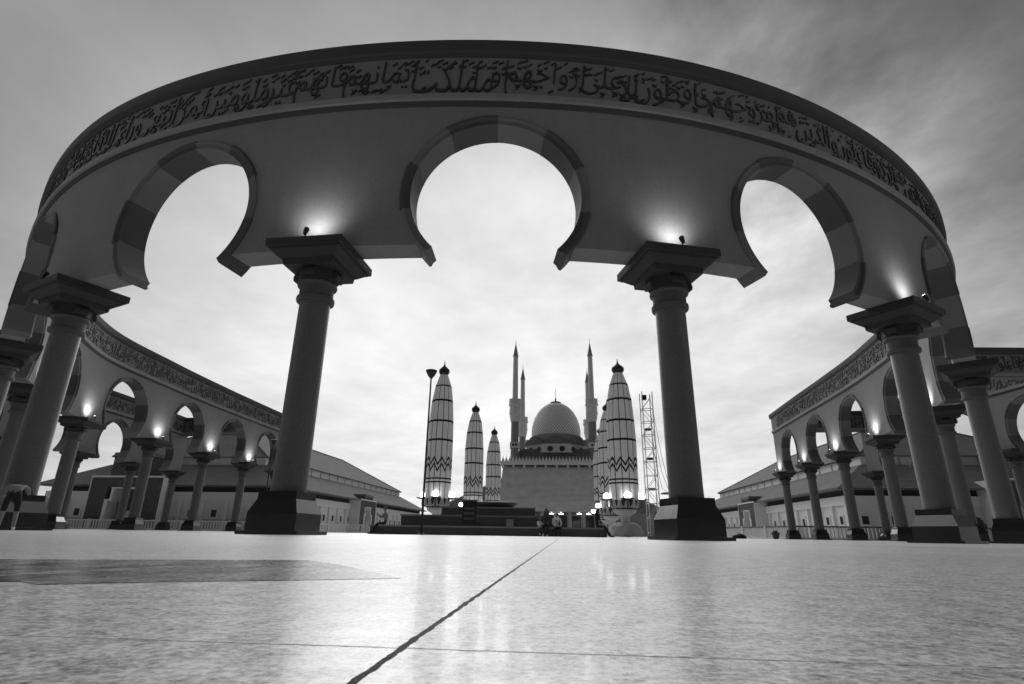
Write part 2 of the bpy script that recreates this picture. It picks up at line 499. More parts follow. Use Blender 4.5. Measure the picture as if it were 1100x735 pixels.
# ------------------------------------------------------------------ Arabic lettering
VERSE = ('قد افلح المؤمنون الذين هم في صلاتهم خاشعون والذين هم عن اللغو معرضون والذين هم للزكوة فاعلون '
         'والذين هم لفروجهم حافظون الا على ازواجهم او ما ملكت ايمانهم فانهم غير ملومين '
         'فمن ابتغى وراء ذلك فاولئك هم العادون والذين هم لاماناتهم وعهدهم راعون '
         'والذين هم على صلواتهم يحافظون اولئك هم الوارثون الذين يرثون الفردوس هم فيها خالدون').split()
FORMS = {}
for cpt in range(0xFE70, 0xFEFD):
    dcm = unicodedata.decomposition(chr(cpt)).split()
    if dcm and dcm[0] in ('<isolated>', '<initial>', '<medial>', '<final>'):
        FORMS[(''.join(chr(int(x, 16)) for x in dcm[1:]), dcm[0][1:-1])] = chr(cpt)
def shape(word):
    units = []; i = 0
    while i < len(word):
        if word[i] == 'ل' and i+1 < len(word) and word[i+1] in 'اأإآ':
            units.append(word[i:i+2]); i += 2
        else:
            units.append(word[i]); i += 1
    def dual(x): return (x, 'initial') in FORMS
    out = ''
    for k, x in enumerate(units):
        prev = k > 0 and dual(units[k-1]) and (x, 'final') in FORMS
        nxt = k+1 < len(units) and dual(x) and (units[k+1], 'final') in FORMS
        form = 'medial' if prev and nxt else 'final' if prev else 'initial' if nxt else 'isolated'
        out += FORMS.get((x, form), FORMS.get((x, 'isolated'), x))
    return out[::-1]
WORDS = {}
def word_mesh(w):
    if w in WORDS: return WORDS[w]
    cu = bpy.data.curves.new('w', 'FONT'); cu.body = shape(w); cu.size = 1.0; cu.extrude = .0; cu.resolution_u = 3
    cu.offset = -.011
    ob = bpy.data.objects.new('w', cu); COL.objects.link(ob)
    dg = bpy.context.evaluated_depsgraph_get(); dg.update()
    me = bpy.data.meshes.new_from_object(ob.evaluated_get(dg))
    vs = [(v.co.x, v.co.y) for v in me.vertices]
    fs = [tuple(p.vertices) for p in me.polygons]
    ec = {}
    for f in fs:
        for a, b in zip(f, f[1:]+f[:1]):
            k = (min(a, b), max(a, b)); ec.setdefault(k, []).append((a, b))
    edges = [v[0] for v in ec.values() if len(v) == 1]
    bpy.data.objects.remove(ob); bpy.data.curves.remove(cu); bpy.data.meshes.remove(me)
    if not vs: vs = [(0, 0)]
    x0 = min(v[0] for v in vs); x1 = max(v[0] for v in vs)
    WORDS[w] = ([(x-x0, y) for x, y in vs], fs, edges, x1-x0)
    return WORDS[w]

ZB0, ZB1 = 12.63, 13.98
def inscription(path, side, u_start, u_end, first, d0, rng, anchor=None):
    """words running right to left as read from that side; side=+1 outer, -1 inner"""
    mb = MB(); DEP = .05
    H = ZB1 - ZB0
    SX = .84
    total = u_end - u_start
    def put(vs2, fs, edges, base_pos):
        n = len(vs2)
        vv = []
        for dd in (DEP, 0.0):
            for x, z in vs2:
                q = base_pos - x                       # distance from the right end
                u = (u_end - q) if side > 0 else (u_start + q)
                vv.append(path.w(u, side*(d0 + dd), z))
        mb.add(vv, list(fs) + [(a, b, n+b, n+a) for a, b in edges], 0)
    def width(k): return word_mesh(VERSE[k % len(VERSE)])[3]*SX
    pos, k = .25, first
    if anchor is not None:
        pos = (u_end - anchor) if side > 0 else (anchor - u_start)
        while pos - width(k-1) + .06 > .2:
            k -= 1; pos -= width(k) - .06
    flip = 0
    while True:
        w = VERSE[k % len(VERSE)]; k += 1
        vs, fs, edges, wd = word_mesh(w)
        wd *= SX
        if pos + wd > total - .2: break
        lo = min(v[1] for v in vs); hi = max(v[1] for v in vs)
        flip ^= 1
        short = len(w) <= 3
        sy = min(1.5 if short else 1.75, (.84 if short else .93)*H/(hi-lo))
        free = max(0, H - (hi-lo)*sy - .05)
        z0 = ZB0 + .03 + free*(.9 if (flip and short) else .15) - lo*sy
        put([(x*SX + .10*(y-lo)*sy, z0 + y*sy) for x, y in vs], fs, edges, pos+wd)
        # vowel marks: slanted strokes above and below, and small hooks
        m = max(2, int(wd/.12))
        for i in range(m):
            px = (i + rng.random())*wd/m
            topside = rng.random() < .75
            zc = ZB1 - .12 - rng.random()*.32 if topside else ZB0 + .06 + rng.random()*.16
            L = .10 + rng.random()*.09; t = .024
            put([(px, zc), (px+L, zc+.09), (px+L, zc+.09+t*2), (px, zc+t*2)], [(0, 1, 2, 3)], [(0, 1), (1, 2), (2, 3), (3, 0)], pos+wd)
            if rng.random() < .5:
                zc2 = zc - .17 if topside else zc + .15
                s = .05 + rng.random()*.03
                pts = [(px, zc2+s), (px+s*.45, zc2), (px+s, zc2+s*.6), (px+s*1.5, zc2), (px+s*2, zc2+s), (px+s*2.3, zc2+s), (px+s*1.6, zc2-s*.6), (px+s, zc2), (px+s*.5, zc2-s*.6), (px-s*.2, zc2+s)]
                put(pts, [tuple(range(10))], [(i2, (i2+1) % 10) for i2 in range(10)], pos+wd)
        pos += wd - .06
    return mb

# ------------------------------------------------------------------ column (shared meshes)
def column_parts():
    sh = MB(); sh.lathe([(.425, .95), (.42, 1.2), (.414, 3.5), (.405, 6.02)], 40)
    ba = MB()
    ba.frustum(.76, 0, .76, .08); ba.frustum(.62, .081, .62, .48); ba.frustum(.62, .481, .49, .80); ba.frustum(.492, .801, .485, .975)
    ca = MB()
    ca.lathe([(.42, 5.98), (.49, 6.0), (.505, 6.06), (.50, 6.13), (.455, 6.17)], 40, 1)
    ca.lathe([(.452, 6.16), (.452, 6.48)], 40, 1)
    ca.lathe([(.46, 6.47), (.52, 6.50), (.535, 6.55), (.52, 6.60), (.48, 6.63)], 40, 1)
    ca.lathe([(.50, 6.62), (.54, 6.66), (.54, 6.99)], 8, 0, smooth=False, rot=PI/8)
    for k in range(4):                                   # rounded corbels on the four sides
        a = k*PI/2
        n = 8
        vs = []
        for i in range(n+1):
            t = PI*i/n
            r = .47 + .17*math.sin(t*.5 + .55); z = 6.98 - .30*i/n
            for w in (-.2, .2):
                vs.append((r*math.cos(a) - w*math.sin(a), r*math.sin(a) + w*math.cos(a), z))
        for w in (-.2, .2):
            vs.append((.4*math.cos(a) - w*math.sin(a), .4*math.sin(a) + w*math.cos(a), 6.98))
        for w in (-.2, .2):
            vs.append((.4*math.cos(a) - w*math.sin(a), .4*math.sin(a) + w*math.cos(a), 6.68))
        fs = [(2*i, 2*i+2, 2*i+3, 2*i+1) for i in range(n)]
        b = 2*(n+1)
        fs += [tuple([b] + [2*i for i in range(n+1)] + [b+2]), tuple([b+1] + [2*i+1 for i in range(n+1)] + [b+3]), (2*n, 2*n+1, b+3, b+2), (0, 1, b+1, b)]
        ca.add(vs, fs, 0)
    ca.frustum(.70, 6.985, .72, 7.16); ca.frustum(.76, 7.163, .96, 7.36); ca.frustum(.99, 7.363, 1.0, 7.42); ca.frustum(1.07, 7.423, 1.07, 7.662)
    ca.xf(lambda p: (p[0], p[1], p[2] if p[2] < 6 else 6+(p[2]-6)*.9025))
    return sh, ba, ca
_sh, _ba, _ca = column_parts()
PROTO = {}
def make_column(parent, x, y, rz, off):
    if not PROTO:
        o = _sh.build('column', M['shaft']); b = _ba.build('base', M['granite'], o); cpt = _ca.build('capital', [M['capital'], M['neck']], o)
        PROTO['o'] = o
    else:
        o = copy_tree(PROTO['o'])
    o.parent = parent
    o.location = (x-off[0], y-off[1], -off[2]); o.rotation_euler = (0, 0, rz)
    return o

PO = [(TH-.01, ZB0-.30), (TH+.10, ZB0-.30), (TH+.15, ZB0-.27), (TH+.15, ZB0-.08), (TH+.09, ZB0-.04), (TH-.01, ZB0-.035)]
PG = [(TH-.01, ZB0-.47), (TH+.03, ZB0-.45), (TH+.05, ZB0-.40), (TH+.085, ZB0-.303), (TH-.01, ZB0-.303)]      # course under it, its dark tone paints the shade below the moulding
PC = [(TH+.02, 14.06), (TH+.07, 14.08), (TH+.09, 14.16), (TH+.15, 14.20), (TH+.17, 14.28), (TH+.17, 14.61)]
def full(pr): return pr + [(-d, z) for d, z in reversed(pr)]

def arcade(name, label, group, pts, e0, e1, first_out, first_in, anchored=False):
    path = Path(pts, e0, e1)
    anchor = None
    if anchored:                                         # the word over the middle arch starts just right of its crown
        anchor = min((abs(path.w(u, TH, 13.3)[0] - 2.05) + (99 if path.w(u, TH, 13.3)[1] > 20 else 0), u) for u in [path.u1*k/3000 for k in range(3000)])[1]
    mid = path.at((path.u0+path.u1)/2)[0]
    off = (mid.x, mid.y, 0)
    root = empty(name, off); tag(root, label, 'arcade', group)
    wall = arcade_wall(path).build('wall', M['plaster'], root, off)
    sweep(path, full(PC), path.u0-.2, path.u1+.2).build('cornice', M['cornice'], wall, off)
    sweep(path, PO, path.u0-.03, path.u1+.03).build('moulding', M['moulding'], wall, off)
    sweep(path, [(-d, z) for d, z in PO], path.u0-.03, path.u1+.03).build('moulding', M['moulding'], wall, off)
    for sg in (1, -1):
        sweep(path, [(sg*d, z) for d, z in PG], path.u0-.02, path.u1+.02).build('shade_course', M['cornice'], wall, off)
    for sg in (1, -1):                                    # recessed looking, rougher ground of the text band
        sweep(path, [(sg*(TH-.01), ZB0-.03), (sg*(TH+.012), ZB0-.03), (sg*(TH+.012), 14.05), (sg*(TH-.01), 14.05)], path.u0, path.u1).build('text_band', M['plaster_band'], wall, off)
    rng = random.Random(3)
    inscription(path, 1, path.u0, path.u1, first_out, TH+.012, rng, anchor).build('inscription', M['letters'], wall, off, recalc=False)
    inscription(path, -1, path.u0, path.u1, first_in, TH+.012, rng).build('inscription', M['letters'], wall, off, recalc=False)
    for ua, ub in zip(path.u, path.u[1:]):
        arch_ring(path, (ua+ub)/2).build('arch_surround', [M['vous_light'], M['vous_dark']], root, off)
    for u in path.u:
        p, t = path.at(u)
        make_column(root, p.x, p.y, math.atan2(t.y, t.x), off)
    return path, root

MAIN = [(-5.03,12.2),(-5.13,10.9),(-5.21,9.58),(-5.25,8.15),(-5.18,6.60),(-4.52,5.05),(-3.62,3.80),(-2.404,2.82),(-.905,2.347),
        (.731,2.375),(2.20,2.948),(3.43,3.99),(4.28,5.42),(4.75,7.05),(5.0,8.43),(5.2,9.78),(5.43,11.2)]
main_path, main_root = arcade('arcade', 'long curved arcade sweeping across the plaza with raised inscription and horseshoe arches', 'colonnades round the plaza',
                              MAIN, .85, .85, VERSE.index('ازواجهم'), 6, True)
bl_path, bl_root = arcade('arcade', 'straight outer arcade seen through the arches behind the left arm of the curved one', 'colonnades round the plaza',
                          [(-7.5,12.68),(-7.45,11.15),(-7.47,9.7),(-7.5,8.22),(-7.5,6.95)], .75, .6, 20, 12)
br_path, br_root = arcade('arcade', 'straight outer arcade at the right edge behind the right arm of the curved one', 'colonnades round the plaza',
                          [(7.2,6.95),(7.17,7.95),(7.1,9.45),(7.05,10.9)], .6, .7, 9, 30)

def beam(label, p, q, first, e0=0, e1=0):
    path = Path([p, q], e0, e1)
    mid = path.at((path.u0+path.u1)/2)[0]; off = (mid.x, mid.y, 0)
    root = empty('inscribed_beam', (mid.x, mid.y, ZB0-.46)); off = (mid.x, mid.y, ZB0-.46)
    tag(root, label, 'beam', 'cross beams joining the arcades')
    w = sweep(path, [(-.36, ZB0-.44), (.36, ZB0-.44), (.36, 14.5), (-.36, 14.5)], path.u0, path.u1).build('beam', M['plaster_band'], root, off)
    dy = -.03
    sweep(path, full([(d-.03, z) for d, z in PC]), path.u0, path.u1).build('cornice', M['cornice'], root, off)
    for sg in (1, -1):
        sweep(path, [(sg*(d-.03), z+.0) for d, z in PO], path.u0, path.u1).build('moulding', M['moulding'], root, off)
        inscription(path, sg, path.u0, path.u1, first, .362, random.Random(5)).build('inscription', M['letters'], root, off, recalc=False)
G = .085
beam('near inscribed cross beam running off the right edge behind the second right-hand column', (4.75+G, 7.03), (7.2-G, 6.98), 14)
beam('far inscribed cross beam seen through the right arm beneath the tiled roof', (5.40+G, 11.12), (7.05-G, 10.92), 25)
beam('far inscribed cross beam seen through the second left arch above a dark roof', (-7.5+G, 12.66), (-5.03-G, 12.25), 33)
beam('near inscribed cross beam joining the left arm to the outer arcade', (-7.5+G, 6.98), (-5.2-G, 6.66), 2)

# ------------------------------------------------------------------ spotlights on the capitals
def make_spot():
    root = empty('spotlight')
    b = MB(); b.tube([(0, 0, 0), (0, 0, .10)], .02, 8); b.box(-.06, .06, -.04, .04, 0, .015)
    b.build('bracket', M['black_metal'], root)
    h = MB(); h.tube([(0, -.04, .08), (0, -.015, .16), (0, .03, .27)], [.05, .065, .075], 14)
    hd = h.build('housing', M['black_metal'], root)
    l = MB(); l.tube([(0, .031, .272), (0, .036, .284)], [.066, .06], 14)
    l.build('lens', M['spot_on'], root)
    return root
SPOT = make_spot()
first_spot = [True]
def place_spot(path, i, side, label, power=40):
    u = path.u[i]
    x, y, _ = path.w(u, side*1.0, 0)
    p, t = path.at(u)
    o = SPOT if first_spot[0] else copy_tree(SPOT)
    first_spot[0] = False
    o.location = (x, y, 7.504)
    n = Vector((t.y, -t.x, 0))*side
    o.rotation_euler = (0, 0, math.atan2(-n.y, -n.x) - PI/2)
    tag(o, label, 'spotlight', 'spotlights on the capitals')
    ld = bpy.data.lights.new('spot_beam', 'SPOT'); ld.energy = power; ld.spot_size = R(135); ld.spot_blend = 1.0; ld.shadow_soft_size = .2
    lo = bpy.data.objects.new('spot_beam', ld); COL.objects.link(lo)
    q = Vector((x, y, 7.504+.42))- n*.02
    d = (-n*1.0 + Vector((0, 0, .85))).normalized()
    lo.location = q; lo.rotation_euler = d.to_track_quat('-Z', 'Y').to_euler()
SP = [(8, 1, 'small black spotlight glowing on the capital left of the middle arch'),
      (9, 1, 'small black spotlight glowing on the capital right of the middle arch'),
      (10, 1, 'small black spotlight on the outer right column, lighting the wall below the inscription'),
      (12, -1, 'spotlight lighting the inner wall above the third column right of the middle arch'),
      (5, -1, 'spotlight lighting the inner wall behind the outermost left columns'),
      (4, -1, 'spotlight on the nearest capital of the left arm'),
      (3, -1, 'spotlight on the second capital of the left arm, above the brick portal'),
      (2, -1, 'spotlight on the third capital of the left arm'),
      (1, -1, 'spotlight on the farthest open capital of the left arm beside the thick shaft'),
      (13, -1, 'spotlight on the nearest capital of the right arm'),
      (14, -1, 'spotlight on the third from last capital of the right arm'),
      (15, -1, 'spotlight on the second from last capital of the right arm'),
      (16, -1, 'spotlight on the last capital at the free end of the right arm')]
for i, sd, lb in SP: place_spot(main_path, i, sd, lb, 85 if sd > 0 else 170)
# unlit one on the outer left column
o = copy_tree(SPOT); x, y, _ = main_path.w(main_path.u[7], 1.0, 0); o.location = (x, y, 7.504)
p_, t_ = main_path.at(main_path.u[7]); o.rotation_euler = (0, 0, math.atan2(t_.y, t_.x))
for ch in o.children:
    if ch.name.startswith('lens'):
        ch.data = ch.data.copy(); ch.data.materials[0] = M['glass']
tag(o, 'unlit black spotlight on the capital of the outer left column', 'spotlight', 'spotlights on the capitals')

# ------------------------------------------------------------------ ground
g = MB(); g.add([(-3000, -3000, 0), (3000, -3000, 0), (3000, 3000, 0), (-3000, 3000, 0)], [(0, 1, 2, 3)])
tag(g.build('plaza_floor', M['floor']), kind='structure')
def ray(px, py):
    return fw + ri*((px-550)/F) - up*((py-367.5)/F)
def ground(px, py, z=0.0):
    d = ray(px, py); k = (z-CH)/d.z
    return (d.x*k, d.y*k)
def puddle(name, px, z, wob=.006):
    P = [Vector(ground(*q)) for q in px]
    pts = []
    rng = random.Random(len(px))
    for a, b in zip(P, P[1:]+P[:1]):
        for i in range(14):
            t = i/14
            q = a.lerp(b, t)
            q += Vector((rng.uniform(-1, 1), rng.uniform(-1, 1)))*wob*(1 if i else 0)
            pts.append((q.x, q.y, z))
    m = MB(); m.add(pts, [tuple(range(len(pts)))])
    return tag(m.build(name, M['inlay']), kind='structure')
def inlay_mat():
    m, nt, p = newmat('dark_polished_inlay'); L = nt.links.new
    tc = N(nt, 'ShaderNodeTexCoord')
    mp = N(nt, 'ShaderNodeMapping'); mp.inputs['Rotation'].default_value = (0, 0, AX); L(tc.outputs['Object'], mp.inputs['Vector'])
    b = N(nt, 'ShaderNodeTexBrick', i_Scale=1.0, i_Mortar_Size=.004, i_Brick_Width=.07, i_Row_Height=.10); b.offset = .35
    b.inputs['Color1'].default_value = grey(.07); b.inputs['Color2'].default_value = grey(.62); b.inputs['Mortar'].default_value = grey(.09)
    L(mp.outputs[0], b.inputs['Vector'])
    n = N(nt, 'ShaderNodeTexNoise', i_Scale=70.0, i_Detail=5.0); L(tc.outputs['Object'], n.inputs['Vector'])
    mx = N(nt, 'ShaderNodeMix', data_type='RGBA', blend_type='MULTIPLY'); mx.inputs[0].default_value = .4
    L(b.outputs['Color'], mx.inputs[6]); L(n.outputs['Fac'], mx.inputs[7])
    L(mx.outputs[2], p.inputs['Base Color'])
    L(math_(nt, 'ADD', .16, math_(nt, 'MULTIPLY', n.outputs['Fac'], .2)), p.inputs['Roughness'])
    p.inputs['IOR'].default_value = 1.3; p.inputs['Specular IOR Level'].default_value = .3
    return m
M['inlay'] = inlay_mat()
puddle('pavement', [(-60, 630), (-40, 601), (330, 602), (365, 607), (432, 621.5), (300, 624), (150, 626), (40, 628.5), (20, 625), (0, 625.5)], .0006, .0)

# ------------------------------------------------------------------ dais, stele
root = empty('stepped_dais', (-1.2, 35, 0)); tag(root, 'low stepped dais of dark stone in the middle of the plaza', 'dais')
def tier(name, x0, x1, y0, y1, z0, z1, rnd=.12, lip=.06):
    m = MB(); ox, oy = -1.2, 35
    m.box(x0-ox, x1-ox, y0-oy, y1-oy, z0, z1-.09)
    m.box(x0-ox-lip, x1-ox+lip, y0-oy-lip, y1-oy+lip, z1-.088, z1, 1)
    n = int((x1-x0)/1.2)
    for k in range(1, n):                                  # slab joints as proud strips
        xx = x0-ox + (x1-x0)*k/n
        m.box(xx-.5, xx+.5, y0-oy-.012, y0-oy, z0+.05, z1-.14)
    return m.build(name, [M['dais'], M['dais_edge']], root)
tier('lower_step', -7.85, 5.5, 33, 46, 0, .50)
tier('middle_step', -6.7, 2.3, 36, 46, .50, 1.18)
tier('upper_step', -4.7, 1.75, 40, 46, 1.18, 1.86)
m = MB(); m.lathe([(1.3, 1.86), (1.45, 2.0), (1.75, 2.12), (1.8, 2.28), (1.6, 2.3)], 40, 0, .0, 8); m.build('round_basin', M['dais'], root)
root = empty('stone_slab', (-2.32, 33.5, .5)); tag(root, 'upright black stone slab standing on the front of the dais', 'slab')
m = MB(); m.box(-.41, .41, -.12, .12, .06, 1.38); m.build('slab_body', M['granite'], root)
m = MB(); m.box(-.46, .46, -.18, .18, 0, .058); m.build('slab_foot', M['dais'], root)
m = MB(); m.box(-.45, .45, -.15, .15, 1.382, 1.46); m.build('slab_cap', M['dais'], root)
m = MB()
for k in range(3): m.box(-.3, .3, -.132, -.1205, .35+.28*k, .47+.28*k)
m.build('slab_panel', M['dais'], root)
# pale patch of stone on the step, a small marker block
root = empty('marker_block', (-3.55+.55, 35.75, .5)); 
m = MB(); m.frustum((.24, .12), 0, (.21, .1), .40); m.frustum((.24, .12), .401, (.24, .12), .45); m.build('block_body', M['grey_wall'], root)
root.location = (0.02, 35.6, .5)
tag(root, 'small pale stone block standing on the lower step of the dais', 'block')

# ------------------------------------------------------------------ lamp posts
def lamp_post(x, y, h, label):
    r = empty('lamp_post', (x, y, 0)); tag(r, label, 'lamp post', 'lamp posts with bowl heads')
    m = MB(); m.tube([(0, 0, 0), (0, 0, h*.5), (0, 0, h-.55)], [.07, .058, .045], 12); m.build('pole', M['black_metal'], r)
    m = MB(); m.lathe([(.16, 0), (.16, .06), (.1, .1), (.085, .35), (.07, .4)], 16); m.build('foot', M['black_metal'], r)
    m = MB(); m.lathe([(.05, h-.56), (.10, h-.5), (.20, h-.38), (.30, h-.18), (.32, h-.12)], 20); m.build('bowl', M['black_metal'], r)
    m = MB(); m.lathe([(.33, h-.119), (.34, h-.06), (.26, h-.02), (.1, h)], 20); m.build('lid', M['black_metal'], r)
lamp_post(-4.74, 31.6, 9.25, 'tall thin black lamp post in front of the dais, left of the folded umbrellas')
lamp_post(-24.2, 57, 8.95, 'thin lamp post seen against the left arcade beside the thick shaft')

# ------------------------------------------------------------------ folded umbrellas
def make_umbrella():
    r = empty('folded_umbrella')
    m = MB(); n = 96; prof = [(1.3, 3.35), (1.55, 3.5), (1.58, 5), (1.6, 9), (1.6, 12.4), (1.56, 14.4), (1.38, 17.2), (1.1, 19.3), (.62, 20.9), (.48, 21.1)]
    vs = []
    for rr, z in prof:
        for k in range(n):
            a = 2*PI*k/n
            q = rr*(1 + (.05*math.cos(12*a) + .018*math.sin(5*a + z*1.7) + .012*math.sin(24*a + 2.3*math.sin(z*.9)) if rr > .7 else 0))
            vs.append((q*math.cos(a), q*math.sin(a), z))
    L = len(prof)
    m.add(vs, [(i*n+k, i*n+(k+1) % n, (i+1)*n+(k+1) % n, (i+1)*n+k) for i in range(L-1) for k in range(n)], 0, True)
    m.f.append(tuple(range(n))); m.m.append(0); m.s.append(False)
    m.build('canopy', M['canvas'], r)
    m = MB(); m.lathe([(.45, 21.05), (.62, 21.2), (.76, 21.5), (.72, 21.85), (.45, 22.15), (.16, 22.4), (.08, 22.7), (.03, 23.15)], 20); m.build('finial', M['black_metal'], r)
    m = MB()
    m.lathe([(.62, 0), (.62, .35), (.52, .42), (.5, 2.3), (.6, 2.5), (1.25, 2.9), (1.3, 3.34)], 16, smooth=False)
    m.build('pedestal', M['pale_stone'], r)
    m = MB(); m.lathe([(1.0, 2.95), (1.28, 3.2), (1.5, 3.6), (1.62, 4.3), (1.56, 4.35)], 16); 
    m.build('collar', M['black_metal'], r)
    for k in range(4):
        a = -PI/2 + k*PI/2
        cx, cy = 1.95*math.cos(a), 1.95*math.sin(a)
        b = MB(); b.tube([(1.3*math.cos(a), 1.3*math.sin(a), 3.3), (cx, cy, 3.6), (cx, cy, 4.35)], .07, 8)
        lo = b.build('lamp_arm', M['black_metal'], r)
        b = MB(); b.sphere((cx, cy, 4.86), .40, 16); b.build('globe', M['lamp_on'], lo)
        b = MB(); b.lathe([(.3, 4.3), (.75, 4.42), (.78, 4.5), (.3, 4.5)], 14, 0, cx, cy); b.build('lamp_holder', M['black_metal'], lo)
    return r
UM = make_umbrella()
ulab = 'folded plaza umbrella with zigzag band, '
for i, (x, y, sc, lb) in enumerate([
        (-9.45, 75, 1.0, ulab + 'largest on the left behind the thin lamp post'),
        (-6.45, 100, 1.0, ulab + 'middle one of the left row'),
        (-3.65, 124, 1.0, ulab + 'farthest of the left row beside the mosque'),
        (14.95, 75, 1.03, ulab + 'largest on the right in front of the scaffold tower'),
        (17.6, 100, 1.03, ulab + 'middle one of the right row, half hidden'),
        (20.2, 124, 1.03, ulab + 'farthest of the right row, mostly hidden')]):
    o = UM if i == 0 else copy_tree(UM)
    o.location = (x, y, 0); o.scale = (sc*(1.13 if i > 2 else 1), sc*(1.13 if i > 2 else 1), sc)
    tag(o, lb, 'umbrella', 'folded umbrellas in two rows')

# tarpaulin round the foot of the right front umbrella
m = MB(); prof = [(2.15, .02), (2.2, .25), (2.0, .8), (1.75, 1.3), (1.35, 1.6), (.75, 1.72)]
n = 40; vs = []
rng = random.Random(4)
ph = [rng.uniform(0, 6) for _ in range(6)]
for j, (rr, z) in enumerate(prof):
    for k in range(n):
        a = 2*PI*k/n
        q = rr*(1 + .05*math.sin(5*a+ph[0]+j) + .04*math.sin(9*a+ph[1]-j*1.3)); vs.append((q*math.cos(a), q*math.sin(a), z + .05*math.sin(4*a+ph[2])*(j > 0)))
m.add(vs, [(i*n+k, i*n+(k+1) % n, (i+1)*n+(k+1) % n, (i+1)*n+k) for i in range(len(prof)-1) for k in range(n)], 0, True)
o = m.build('tarpaulin', M['tarp']); o.location = (14.95, 74.9, 0)
tag(o, 'pale wrinkled tarpaulin wrapped round the foot of the right front umbrella', 'tarpaulin')

# ------------------------------------------------------------------ scaffold tower
r = empty('scaffold_tower', (19.9, 80, 0)); tag(r, 'thin lattice scaffold tower with stays right of the folded umbrellas', 'tower')
m = MB()
for sx in (-.75, .75):
    for sy in (-.75, .75): m.tube([(sx, sy, 0), (sx, sy, 20.2)], .07, 6)
m.build('upright', M['grey_metal'], r)
m = MB(); H = 1.9
for k in range(10):
    z = .6 + k*H
    for sx in (-.75, .75):
        m.tube([(sx, -.75, z), (sx, .75, z)], .045, 6); m.tube([(-.75, sx, z), (.75, sx, z)], .045, 6)
    sg = 1 if k % 2 else -1
    m.tube([(-.75*sg, -.75, z), (.75*sg, -.75, z+H)], .035, 6); m.tube([(-.75*sg, .75, z), (.75*sg, .75, z+H)], .035, 6)
    m.tube([(.75, -.75*sg, z), (.75, .75*sg, z+H)], .035, 6)
m.build('bracing', M['grey_metal'], r)
m = MB(); m.box(-.62, .0, -.4, .2, 19.1, 19.8); m.build('floodlight', M['black_metal'], r)
for k in range(3):
    m = MB(); m.box(-.4, .4, -.3, .3, 6.2+k*4.2, 6.5+k*4.2); m.build('platform', M['dark_cloth'], r)
for k in range(3):
    m = MB(); m.tube([(.75, -.6+.5*k, 17.5-3*k), (1.5, -.6+.5*k, 11-2.2*k), (2.45, -.6+.6*k, 5.9)], .03, 6); m.build('stay', M['black_metal'], r)
m = MB(); m.box(1.4, 2.75, -.8, .8, 5.7, 5.9); m.box(2.5, 2.75, -.1, .1, 0, 5.7); m.build('outrigger', M['black_metal'], r)

